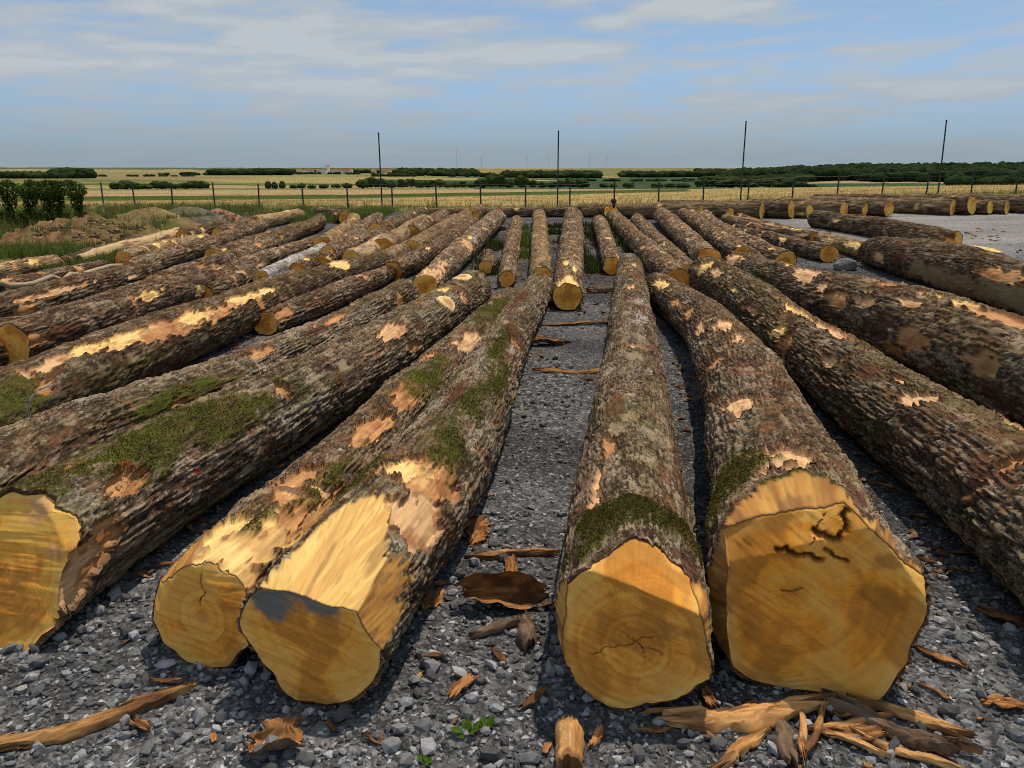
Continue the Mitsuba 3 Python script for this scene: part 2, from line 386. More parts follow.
class Log:
    def __init__(self, cp, seed, feats=(), face=None, q=1.0, bark=1.0, tone=1.0, pale=0.0, moss=0.3, flare=0.0, shave=None, style="fir", plate=1.0, grey=0.5):
        self.cp, self.seed = np.array(cp, float), seed
        if len(self.cp) == 2:        # no trunk is dead straight
            g = np.random.default_rng(seed + 99)
            k = np.linspace(0, 1, 4)[:, None]
            bent = self.cp[0] * (1 - k) + self.cp[1] * k
            bent[1:3, :2] += g.normal(0, 0.05, (2, 2))
            bent[:, 3] *= 1 + g.normal(0, 0.05, 4)
            self.cp = bent
        self.s = np.r_[0, np.cumsum(np.linalg.norm(np.diff(self.cp[:, :3], axis=0), axis=1))]
        self.f = PchipInterpolator(self.s, self.cp)
        self.L = float(self.s[-1])
        self.feats, self.face = list(feats), face or {}
        self.q, self.bark, self.tone, self.pale, self.moss, self.flare, self.shave, self.style = q, bark, tone, pale, moss, flare, shave, style
        self.plate, self.grey = plate, grey
        self.build()

    def frame(self, s):
        c = self.f(s)
        t = self.f.derivative()(s)[..., :3]
        t = t / np.linalg.norm(t, axis=-1, keepdims=True)
        a = np.cross(t, [0, 0, 1.0])
        a /= np.linalg.norm(a, axis=-1, keepdims=True)
        return c[..., :3], c[..., 3], t, a, np.cross(a, t)

    def face_off(self, x, y):
        o = self.face.get("ty", 0.12) * y + self.face.get("tx", 0.0) * x
        for nx, ny, c, sl in self.face.get("facets", ()):
            o = o + np.maximum(0, nx * x + ny * y - c) * sl
        return np.minimum(o, 0.45)

    def build(self):
        sd = self.seed
        c0 = self.cp[0, :3]
        ring = [0.0, 0.0]
        while ring[-1] < self.L:
            d = np.linalg.norm(self.f(ring[-1])[:3] - EYE)
            ring.append(ring[-1] + self.q * min(0.14, 0.0050 * max(1, d / 2.7) ** 1.5))
        ring = np.array(ring)
        ring = ring * self.L / ring[-1]
        self.dist = dist = max(2.4, np.linalg.norm(self.f(np.clip(self.L * 0.25, 0, 2))[:3] - EYE) - 0.4, np.linalg.norm(c0 - EYE))
        nth = int(np.clip(300 * (2.9 / dist) ** 0.8 / self.q, 30, 300))
        nb = max(8, nth // 7)
        th = np.radians(np.r_[np.linspace(-35, 215, nth - nb, endpoint=False), np.linspace(215, 325, nb, endpoint=False)])
        S, TH = np.meshgrid(ring, th, indexing="ij")
        _, r, _, _, _ = self.frame(ring)
        r = r[:, None] * np.ones_like(TH)
        cx, sx = np.cos(TH), np.sin(TH)
        # broad shape
        lump = fb(cx * 1.1 + sd, sx * 1.1, S * 0.9, o=2, seed=sd) - 0.5
        fine = fb(cx * r * 9 + sd, sx * r * 9, S * 5, o=2, seed=sd + 1) - 0.5
        R = r * (1 + (0.16 if self.dist < 5 else 0.26) * lump + 0.06 * fine)
        R = R * (1 + 0.36 * np.exp(-S / 0.45) * (fb(cx * 1.7 + sd, sx * 1.7, S * 0.5 + 3, o=2, seed=sd + 60) - 0.5) + 0.035 * np.exp(-S / 0.15) * (fb(cx * 6, sx * 6 + sd, S * 2, o=2, seed=sd + 61) - 0.5))
        if self.flare:
            lob = 0.5 + 0.5 * np.cos(3 * TH + sd * 1.7) * np.cos(2 * TH + sd)
            R = R + self.flare * np.exp(-S / 0.22) * lob * r
        # bark plates
        lod = max(1.0, (dist / 3.2) ** 0.55)
        bw, bl, bd = 0.0195 * self.plate * lod ** 0.75, 0.26 * self.plate ** 0.7 * lod ** 0.4, 0.015 * self.plate ** 0.5 * self.bark * lod ** 0.4
        rm = float(self.cp[:, 3].mean())
        wu = 1.6 * (fb(cx * rm * 5, sx * rm * 5 + sd, S * 3.2, o=2, seed=sd + 2) - 0.5)
        wv = 1.2 * (nz(cx * rm * 6, sx * rm * 6, S * 4 + sd, seed=sd + 3) - 0.5)
        ncol = max(6, int(round(2 * math.pi * rm / bw)))
        U, V = TH / (2 * math.pi) * ncol + wu, S / bl + wv
        U = np.mod(U, ncol)
        rg = np.random.default_rng(sd)
        nrow = int(self.L / bl) + 5
        pu, pv = np.meshgrid(np.arange(ncol), np.arange(-2, nrow), indexing="ij")
        pu = pu + rg.uniform(-0.1, 1.1, pu.shape)
        pv = pv + 0.5 * (np.arange(ncol)[:, None] % 2) + rg.uniform(-0.1, 1.1, pv.shape)
        rnd = rg.random(pu.shape)
        P = np.stack([pu.ravel(), pv.ravel()], -1)
        P = np.vstack([P, P + [ncol, 0], P - [ncol, 0]])
        rnd = np.tile(rnd.ravel(), 3)
        d2, ii = cKDTree(P).query(np.stack([U.ravel(), V.ravel()], -1), k=2)
        edge = (d2[:, 1] - d2[:, 0]).reshape(S.shape)
        cell = rnd[ii[:, 0]].reshape(S.shape)
        zx = np.abs(nz(cx * rm / (bw * 1.5) + wu * 0.5, sx * rm / (bw * 1.5), S / (bl * 1.5) + wv, seed=sd + 15) - 0.5)
        crk = np.abs(fb(cx * rm / (bw * 2.2), sx * rm / (bw * 2.2) + wu, S / (bl * 0.33) + 2 * wv, o=2, seed=sd + 16) - 0.5)
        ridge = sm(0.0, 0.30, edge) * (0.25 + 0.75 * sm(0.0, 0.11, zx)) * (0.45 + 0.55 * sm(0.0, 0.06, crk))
        g1 = fb(cx * rm * 62, sx * rm * 62, S * 22, o=3, seed=sd + 4)
        smooth_zone = sm(0.35, 0.65, fb(cx * 1.3, sx * 1.3 + 5, S * 0.8 + sd, o=2, seed=sd + 8)) if self.style != "birch" else np.ones_like(S) * 0.95
        amp = bd * (1 - 0.40 * smooth_zone)
        B = amp * (ridge * (0.65 + 0.5 * cell) + 0.55 * (g1 - 0.5))
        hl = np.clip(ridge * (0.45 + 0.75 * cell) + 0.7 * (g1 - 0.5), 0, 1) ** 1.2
        col = lerp((0.038, 0.025, 0.019), (0.275, 0.218, 0.160), hl)  # furrow end is dark bark brown, deepened further to stand in for shade
        # flaked spots: rust-red under-bark, dark scabs and pale weathered flakes
        fk = fb(cx * rm * 15 + 3, sx * rm * 15, S * 8 + sd, o=3, seed=sd + 17)
        fk2 = fb(cx * rm * 13 + 8, sx * rm * 13, S * 5 + sd, o=3, seed=sd + 18)
        col = lerp(col, np.array((0.150, 0.076, 0.044)) * (0.6 + 0.8 * g1[..., None]), 0.75 * sm(0.57, 0.66, fk))
        col = lerp(col, (0.045, 0.032, 0.026), 0.65 * sm(0.58, 0.68, 1 - fk))
        col = lerp(col, np.array((0.37, 0.30, 0.22)) * (0.6 + 0.8 * g1[..., None]), 0.65 * sm(0.60, 0.68, fk2))
        B = B - 0.004 * sm(0.57, 0.66, fk)
        big = fb(cx * 1.5, sx * 1.5, S * 1.1 + 3 * sd, o=3, seed=sd + 5)
        lich = sm(0.52, 0.70, big + 0.25 * (g1 - 0.5)) * (0.35 + 0.65 * ridge)
        col = lerp(col, (0.315, 0.295, 0.25), self.grey * lich * (0.4 + 0.6 * hl))
        spk = sm(0.66, 0.78, nz(cx * rm * 75, sx * rm * 75, S * 60, seed=sd + 6))
        col = lerp(col, (0.42, 0.40, 0.335), 0.7 * spk * (0.3 + 0.7 * sm(0.4, 0.6, big)))
        red = sm(0.56, 0.72, fb(cx * 2.4 + 4, sx * 2.4, S * 2.2 + sd, o=3, seed=sd + 7))
        col = lerp(col, (0.13, 0.066, 0.042), 0.45 * red * (1 - 0.5 * lich))
        top = sm(0.1, 0.9, sx)
        ms = sm(0.60 - 0.28 * self.moss, 0.80 - 0.28 * self.moss, fb(cx * 1.8, sx * 1.8 + 9, S * 0.9 + 5 * sd, o=3, seed=sd + 9) * 0.8 + 0.2 * g1 + 0.10 * top)
        col = lerp(col, (0.115, 0.108, 0.040), 0.50 * ms * min(1, self.moss * 2) * (0.25 + 0.75 * hl))
        col = col * self.tone * lerp((1.07, 0.985, 0.89), (1.16, 1.12, 1.06), min(1.0, max(0.0, (self.grey - 0.5) * 2.8)))
        if self.pale:
            col = lerp(col, np.array((0.50, 0.345, 0.175)) * (0.7 + 0.6 * g1[..., None]), self.pale * sm(0.30, 0.5, fb(cx * 2, sx * 2, S * 1.6 + sd, o=3, seed=sd + 12)))
            B = B * (1 - 0.8 * self.pale)
        if self.style == "birch":
            bz = nz(cx * 3 + 7, sx * 3, S * 22, seed=sd + 13)
            col = lerp((0.50, 0.49, 0.47), (0.10, 0.09, 0.085), sm(0.62, 0.72, bz) * 0.9)
            col = lerp(col, (0.2, 0.17, 0.13), 0.7 * sm(0.5, 0.7, big))
        # scars, peeled places, moss cushions
        mossw, bare = np.zeros_like(S), np.zeros_like(S)
        for _ in range(int(self.L * 0.9)):
            ks, kt, kr = rg.uniform(0.3, self.L), rg.uniform(-20, 200), rg.uniform(0.03, 0.07)
            rows = np.where(np.abs(ring - ks) < kr * 3.2)[0]
            if len(rows) < 2:
                continue
            a, b = rows[0], rows[-1] + 1
            w_ = ((TH[a:b] - math.radians(kt) + math.pi) % (2 * math.pi) - math.pi) * r[a:b]
            kd = np.sqrt(((S[a:b] - ks) / 1.3) ** 2 + w_ ** 2) / kr * (1 + 0.5 * (fk[a:b] - 0.5))
            B[a:b] = B[a:b] + 0.45 * kr * np.exp(-kd ** 2 * 0.55) - 0.25 * kr * np.exp(-(kd / 0.45) ** 2)
            col[a:b] = lerp(col[a:b], (0.05, 0.032, 0.024), 0.7 * sm(0.7, 0.3, kd))
        for fs0, ft, fl, fw, k in self.feats:
            rows = np.where(np.abs(ring - fs0) < fl * 0.85 + 0.02)[0]
            if not len(rows):
                continue
            a, b = rows[0], rows[-1] + 1
            s_, t_ = S[a:b] - fs0, (TH[a:b] - math.radians(ft) + math.pi) % (2 * math.pi) - math.pi
            w_ = t_ * r[a:b]
            e1 = fb(cx[a:b] * rm * 16, sx[a:b] * rm * 16, S[a:b] * 11, o=3, seed=sd + 20) - 0.5
            e2 = fb(cx[a:b] * rm * 6, sx[a:b] * rm * 6, S[a:b] * 4, o=2, seed=sd + 23) - 0.5
            if k == "A":
                arc = s_ - 0.35 * fw * ((w_ / (fw / 2)) ** 2 - 0.3) * 0.6
                rr = np.maximum(np.abs(arc) / (fl * 0.22), np.abs(w_) / (fw / 2)) + 1.1 * e1
            else:
                e4 = fb(w_ * 60 + fs0 * 7, S[a:b] * 5, 0 * w_, o=2, seed=sd + 28) - 0.5
                rr = np.sqrt((s_ / (fl / 2)) ** 2 + (w_ / (fw / 2)) ** 2) + (1.3 * e1 + 1.5 * e2 + 0.9 * e4) * (0.35 if k in "KXO" else 1.0)
            m = sm(1.06, 0.94, rr)
            if k in "Mm":
                m = sm(1.3, 0.35, rr + 0.9 * (g1[a:b] - 0.5)) * (1 if k == "M" else 0.40 * (0.3 + 0.7 * hl[a:b])) * sm(0.22, 0.5, fb(cx[a:b] * rm * 9, sx[a:b] * rm * 9, S[a:b] * 5, o=2, seed=sd + 33) + 0.25 * (1.2 - rr))
                tex = nz(cx[a:b] * rm * 130, sx[a:b] * rm * 130, S[a:b] * 110, seed=sd + 30)
                mc = lerp(np.array(COL[k]) * 0.55, np.array(COL[k]) * 1.5, tex)
                brown = sm(0.5, 0.66, fb(cx[a:b] * rm * 12, sx[a:b] * rm * 12, S[a:b] * 8, o=2, seed=sd + 31))
                mc = lerp(mc, (0.12, 0.085, 0.035), 0.55 * brown)
                col[a:b] = lerp(col[a:b], mc, m)
                bare[a:b] = bare[a:b] * (1 - m)
                if k == "M":
                    B[a:b] = B[a:b] * (1 - 0.7 * m) + m * (0.010 + 0.008 * tex + 0.006 * brown)
                    mossw[a:b] = np.maximum(mossw[a:b], m)
                continue
            fib = fb(w_ * 110 + 40 * fs0, S[a:b] * 7, 0 * w_, o=3, seed=sd + 24)
            blotch = fb(w_ * 14, S[a:b] * 10, 0 * w_ + fs0, o=3, seed=sd + 25)
            cc = np.array(COL[k]) * (0.55 + 0.9 * fib)[..., None]
            if k in "PYSA":
                cc = lerp(cc, np.array((0.30, 0.11, 0.035)) * (0.6 + 0.8 * fib)[..., None], sm(0.50, 0.68, blotch) * (0.75 if k != "Y" else 0.45))
                cc = lerp(cc, np.array((0.70, 0.47, 0.20)), 0.5 * sm(0.62, 0.74, 1 - blotch + 0.2 * (fib - 0.5)))
            if k == "K":
                rho = np.sqrt((s_ / (fl / 2)) ** 2 + (w_ / (fw / 2)) ** 2)
                cc = lerp(cc, (0.36, 0.15, 0.05), 0.8 * sm(0.75, 0.35, rho + 0.5 * e1))
                B[a:b] = B[a:b] * (1 - m) + m * (0.012 + 0.05 * r[a:b])
            if k in PEELED:
                bare[a:b] = np.maximum(bare[a:b], m)
            elif k in "Mm" or k == "R":
                pass
            if k in PEELED and k != "K":
                rim = sm(0.75, 0.98, rr) * sm(1.25, 1.02, rr)
                cc = cc
                B[a:b] = B[a:b] * (1 - m) + m * (-(0.019 if dist < 5 else 0.014) + 0.006 * (fib - 0.5) + 0.012 * (blotch - 0.5)) + 0.010 * rim * (1 - m)
                col[a:b] = lerp(col[a:b], (0.15, 0.06, 0.03), 0.6 * sm(1.22, 1.02, rr) * (1 - m))
            if k == "W":
                m = m * sm(0.42, 0.58, g1[a:b]) * 0.8
            if k in "RXO":
                m = m * (0.85 if k == "R" else 1.0)
                if k == "R":
                    B[a:b] = B[a:b] * (1 - 0.5 * m) - 0.004 * m
            col[a:b] = lerp(col[a:b], cc, m)
        Rf = R + B
        if self.shave:
            for t0, d0, sl, s1, dth, fresh in self.shave:
                dt = (TH - math.radians(t0) + math.pi) % (2 * math.pi) - math.pi
                wob = 0.05 * (fb(S * 6, dt * 3, 0 * S, o=2, seed=sd + 40) - 0.5)
                lim = np.where(np.abs(dt) < math.radians(dth), (d0 + sl * S + wob * 0.4) / np.maximum(np.cos(dt), 0.2), 9.0)
                on = lim < Rf
                ed = sm(0.0, 0.012, Rf - lim)
                fib = fb(dt * r * 120, S * 5, 0 * S, o=3, seed=sd + 41)
                wc = lerp((0.62, 0.35, 0.09), (0.90, 0.66, 0.22), np.clip(0.6 * fib + 0.4 * nz(dt * r * 420, S * 30, 0 * S, seed=sd + 48), 0, 1))
                wc = lerp(wc, (0.44, 0.23, 0.07), 0.55 * sm(0.60, 0.72, fb(dt * r * 300, S * 9, 0 * S + 2, o=2, seed=sd + 45)))
                wc = lerp(wc, (0.62, 0.33, 0.10), 0.6 * sm(0.48, 0.6, fb(dt * r * 25 + S * 8, S * 2, 0 * S + 8, o=2, seed=sd + 46)))
                wc = lerp(wc, (0.36, 0.19, 0.06), 0.75 * sm(0.58, 0.7, fb(dt * r * 16, S * 3, 0 * S + 4, o=3, seed=sd + 42)))
                wc = wc * fresh * np.array((1.05, 0.84, 0.62)) if fresh < 1 else wc
                wc = lerp(wc, (0.16, 0.07, 0.035), (0.0 if fresh >= 1 else 0.55) * sm(0.5, 0.62, fb(dt * r * 30, S * 12, 0 * S + 5, o=3, seed=sd + 49)))
                col = np.where(on[..., None], lerp(col, wc, ed), col)
                bare = np.maximum(bare, ed * on)
                mossw = mossw * (1 - on)
                Rf = np.where(on, lim + 0.006 * (fib - 0.5) + 0.010 * (fb(dt * r * 9, S * 3, 0 * S, o=2, seed=sd + 47) - 0.5), Rf)
        # first ring turns in to the cut face
        rind = 0.010
        x, y = Rf * cx, Rf * sx
        Sx = S + self.face_off(x, y) * np.maximum(0, 1 - S / 0.75)
        pos, _, t, a, b = self.frame(np.clip(Sx.ravel(), 0, self.L))
        pos = pos + t * (np.minimum(Sx.ravel(), 0))[:, None]
        Rin = Rf.copy()
        Rin[0] = np.maximum(np.minimum(R[0] + 0.006 * fine[0], Rf[0]) - 0.004, 0.02)
        V3 = pos + (Rin * cx).ravel()[:, None] * a + (Rin * sx).ravel()[:, None] * b
        V3 = V3.reshape(S.shape + (3,))
        col[0] = (0.12, 0.055, 0.030)
        col[1] = lerp(col[1], (0.14, 0.07, 0.04), np.full(len(th), 0.5))
        self.V, self.C, self.th, self.ring, self.Rf, self.Rin0, self.mossw = V3, np.clip(col, 0.004, 0.85), th, ring, Rf, Rin[0], mossw
        f = grid_faces(len(ring), len(th))[:, ::-1]
        if self.pale > 0.7:
            bare[:] = 1.0
        bf = bare.ravel()[f].mean(1) > 0.5
        allv, allc = V3.reshape(-1, 3), self.C.reshape(-1, 3)

        def sub(faces):
            idx, inv = np.unique(faces, return_inverse=True)
            return (allv[idx], inv.reshape(-1, 3)), allc[idx]

        self.bare_parts = []
        ids = np.where(bf)[0]
        if len(ids):
            ff = f[ids]
            e = np.vstack([np.stack([ff[:, 0], ff[:, 1]], -1), np.stack([ff[:, 1], ff[:, 2]], -1)])
            comp = connected_components(coo_matrix((np.ones(len(e)), (e[:, 0], e[:, 1])), shape=(len(allv), len(allv))), directed=False)[1][ff[:, 0]]
            names, count = np.unique(comp, return_counts=True)
            for c_, n_ in zip(names, count):
                if n_ < (40 if dist < 5 else 14):
                    bf[ids[comp == c_]] = False       # a fleck: leave it in the bark
                else:
                    self.bare_parts.append(sub(ff[comp == c_]))
        self.bark_part = sub(f[~bf]) if (~bf).sum() > 4 else None

    def cut(self, nr=None, far=False):
        sd = self.seed + (500 if far else 0)
        th = self.th
        n = len(th)
        nr = nr or int(np.clip(110 * (2.9 / self.dist) / self.q, 5, 110))
        if far:
            nr = 4
        rim = self.V[-1] if far else self.V[0]
        Ro = (self.Rf[-1] if far else self.Rin0)
        k = np.linspace(1, 0.0, nr + 1)[:-1] ** 0.85
        K, TH = np.meshgrid(k, th, indexing="ij")
        RR = K * Ro[None]
        x, y = RR * np.cos(TH), RR * np.sin(TH)
        rm = float(Ro.mean())
        if far:
            ctr = rim.mean(0)
            V = ctr + (rim[None] - ctr) * K[..., None]
            cen = ctr
            off = 0
        else:
            o = self.face_off(x, y)
            tex = 0.014 * (fb(x * 9, y * 9, 0 * x + sd, o=3, seed=sd) - 0.5) * sm(1.0, 0.9, K)
            xa, ya = x * math.cos(sd) + y * math.sin(sd), y * math.cos(sd) - x * math.sin(sd)
            tex = tex + (0.004 * (fb(xa * 120, ya * 4, 0 * x, o=2, seed=sd + 6) - 0.5) + 0.006 * (fb(np.hypot(x - 1.1 * math.cos(sd), y - 1.1 * math.sin(sd)) * 60, y * 3, 0 * x, o=2, seed=sd + 13) - 0.5)) * sm(1.0, 0.97, K)
            tex = tex + 0.05 * np.maximum(0, fb(x * 3 + sd, y * 3, 0 * x + 7, o=1, seed=sd + 9) - 0.62)
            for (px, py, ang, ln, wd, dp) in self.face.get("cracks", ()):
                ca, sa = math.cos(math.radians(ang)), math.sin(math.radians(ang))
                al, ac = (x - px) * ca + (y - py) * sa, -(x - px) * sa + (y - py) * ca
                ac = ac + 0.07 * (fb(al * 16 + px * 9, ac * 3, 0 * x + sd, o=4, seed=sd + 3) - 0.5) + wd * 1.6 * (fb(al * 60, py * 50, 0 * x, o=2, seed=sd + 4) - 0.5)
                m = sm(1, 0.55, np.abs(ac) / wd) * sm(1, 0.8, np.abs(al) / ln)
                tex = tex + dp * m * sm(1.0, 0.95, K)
            o = o + tex
            p0, _, t, a, b = self.frame(np.zeros(1))
            on = np.minimum(o, self.L)
            V = p0 + on[..., None] * t + x[..., None] * a + y[..., None] * b
            V[0] = rim
            cen = (p0 + self.face_off(0.0, 0.0) * t)[0]
        px0, py0 = self.face.get("pith", (0.02 * math.sin(sd), 0.02 * math.cos(sd * 2)))
        rho = np.hypot(x - px0, y - py0)
        ang = np.arctan2(y - py0, x - px0)
        rw = rho + 0.02 * (fb(np.cos(ang) * 1.5, np.sin(ang) * 1.5, rho * 5, o=2, seed=sd + 1) - 0.5)
        rings = 0.6 * nz(rw * 260, 0 * rw, 0 * rw + sd, seed=sd + 12) + 0.4 * nz(rw * 110, 0 * rw, 0 * rw + sd, seed=sd + 2)
        rays = fb(np.cos(ang) * 48, np.sin(ang) * 48, rho * 14, o=3, seed=sd + 4)
        blot = fb(x * 7, y * 7, 0 * x + sd, o=3, seed=sd + 5)
        sawm = fb((x * math.cos(sd) + y * math.sin(sd)) * 190, (y * math.cos(sd) - x * math.sin(sd)) * 5, 0 * x, o=3, seed=sd + 6)
        base = (np.array(self.face.get("col", (0.56, 0.31, 0.08))) * np.array((1.66, 1.24, 0.82)))
        grain = nz(x * 420, y * 420, 0 * x, seed=sd + 11)
        arc = np.hypot(x - 1.1 * math.cos(sd), y - 1.1 * math.sin(sd))
        arcs = fb(arc * 150, np.arctan2(y, x + 2) * 3, 0 * x, o=2, seed=sd + 13)
        c = base * (0.27 + 0.34 * rings + 0.42 * rays + 0.30 * sawm + 0.20 * grain + 0.30 * arcs)[..., None]
        c = c * (0.80 + 0.40 * nz(rw * 82, 0 * rw, 0 * rw + sd, seed=sd + 16))[..., None]
        c = lerp(c, (0.26, 0.11, 0.03), 0.45 * sm(0.03, 0.008, rho))
        c = lerp(c, np.array((0.90, 0.54, 0.15)) * (0.8 + 0.4 * sawm)[..., None], 0.6 * sm(0.84, 0.93, K + 0.10 * (blot - 0.5)))
        c = lerp(c, (0.42, 0.17, 0.035), 0.65 * sm(0.50, 0.64, blot))
        c = lerp(c, (0.40, 0.18, 0.04), 0.28 * sm(0.60, 0.70, fb(np.cos(ang) * 38, np.sin(ang) * 38, rho * 2.5 + sd, o=2, seed=sd + 14)) * sm(0.0, 0.35, K))
        c = lerp(c, (0.34, 0.15, 0.03), 0.22 * sm(0.66, 0.74, fb(np.cos(ang) * 9, np.sin(ang) * 9, rho * 3 + sd, o=2, seed=sd + 8)))
        c = lerp(c, (0.90, 0.52, 0.15), 0.35 * sm(0.52, 0.64, 1 - blot))
        for (qx, qy, rr, cc, am) in self.face.get("stains", ()):
            dd = np.hypot(x - qx, (y - qy) * 1.5) / rr + 2.2 * (fb(x * 13, y * 13, 0 * x + 3, o=4, seed=sd + 7) - 0.5)
            c = lerp(c, cc, am * sm(1.15, 0.45, dd))
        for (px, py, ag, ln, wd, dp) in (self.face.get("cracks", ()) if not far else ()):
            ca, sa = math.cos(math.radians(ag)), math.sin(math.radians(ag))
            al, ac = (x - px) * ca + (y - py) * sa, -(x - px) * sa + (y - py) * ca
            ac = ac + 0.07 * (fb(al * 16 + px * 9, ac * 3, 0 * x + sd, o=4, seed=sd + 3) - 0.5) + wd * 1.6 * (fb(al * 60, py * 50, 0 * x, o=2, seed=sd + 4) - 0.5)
            c = lerp(c, (0.075, 0.040, 0.018), 0.85 * sm(1, 0.5, np.abs(ac) / wd) * sm(1, 0.8, np.abs(al) / ln))  # cracks take a rot brown, painted darker for the shadow inside torn voids
        V = np.vstack([V.reshape(-1, 3), cen])
        c = np.vstack([c.reshape(-1, 3), c[-1].mean(0)])
        f = grid_faces(len(k), n)
        j = np.arange(n)
        l = (len(k) - 1) * n
        f = np.vstack([f, np.stack([l + j, l + (j + 1) % n, j * 0 + len(V) - 1], -1)])
        return (V, f[:, ::-1] if far else f), np.clip(c, 0.004, 0.85)

    def tufts(self, n, seed):
        """Short moss shoots standing on the moss cushions."""
        w = (self.mossw[2:-1] > 0.10)
        ii, jj = np.nonzero(w)
        if len(ii) < 20:
            return None
        r = np.random.default_rng(seed)
        area = np.gradient(self.ring)[2:-1][ii]
        mw = self.mossw[2:-1][ii, jj]
        area = area * mw ** 1.5
        pick = r.choice(len(ii), n, p=area / area.sum())
        mw = mw[pick]
        ii, jj = ii[pick] + 2, jj[pick]
        jn = (jj + 1) % len(self.th)
        p = self.V[ii, jj] * (1 - (q := r.random(n))[:, None]) + self.V[np.minimum(ii + 1, len(self.ring) - 1), jn] * q[:, None]
        ctr, _, t, a, b = self.frame(self.ring[ii])
        nrm = p - ctr
        nrm /= np.linalg.norm(nrm, axis=1, keepdims=True)
        d = nrm + 0.75 * r.normal(size=(n, 3))
        d /= np.linalg.norm(d, axis=1, keepdims=True)
        h = (r.uniform(0.005, 0.019, n) * (0.4 + 0.6 * mw))[:, None]
        s = np.cross(d, r.normal(size=(n, 3)))
        s /= np.linalg.norm(s, axis=1, keepdims=True)
        wd = r.uniform(0.0014, 0.003, n)[:, None]
        v = np.stack([p - s * wd - d * 0.003, p + s * wd - d * 0.003, p + d * h], 1).reshape(-1, 3)
        tone = r.random(n)
        c = lerp((0.045, 0.050, 0.010), (0.150, 0.150, 0.035), tone)
        c = np.where((r.random(n) > 0.62)[:, None], np.array((0.16, 0.11, 0.04)), c)
        return (v, np.arange(3 * n).reshape(-1, 3)), np.repeat(c, 3, 0)


def random_feats(seed, L, n, kinds, wide=1.0, lo=15, hi=165):
    r = np.random.default_rng(seed)
    out = []
    for _ in range(n):
        k = r.choice(list(kinds))
        ln, wd = r.uniform(0.07, 0.45) , r.uniform(0.03, 0.16)
        if r.random() < 0.4:
            ln, wd = r.uniform(0.05, 0.12), r.uniform(0.12, 0.3)
        if k == "A":
            ln, wd = r.uniform(0.14, 0.26), r.uniform(0.25, 0.5)
        out.append((r.uniform(0.1, L), r.uniform(lo, hi), ln * wide, wd * wide, str(k)))
    return out


def place_log(lg, label, group=None, mossn=0, far_end=True):
    key = thing("felled_log", label, "log", group)
    if lg.bark_part:
        put(key + "__bark", lg.bark_part[0], "mat_bark", smooth=True, color=lg.bark_part[1])
    for m, c in lg.bare_parts:
        put(thing("bare_wood", parent=key), m, "mat_bare", smooth=True, color=c)
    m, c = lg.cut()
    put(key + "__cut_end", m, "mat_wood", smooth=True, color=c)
    if far_end:
        m, c = lg.cut(far=True)
        put(key + "__cut_end_001", m, "mat_wood", smooth=True, color=c)
    if mossn and (tf := lg.tufts(mossn, lg.seed)):
        put(key + "__moss", tf[0], "mat_matte", color=tf[1])
        labels[key + "__moss"] = {"kind": "stuff"}
    return key


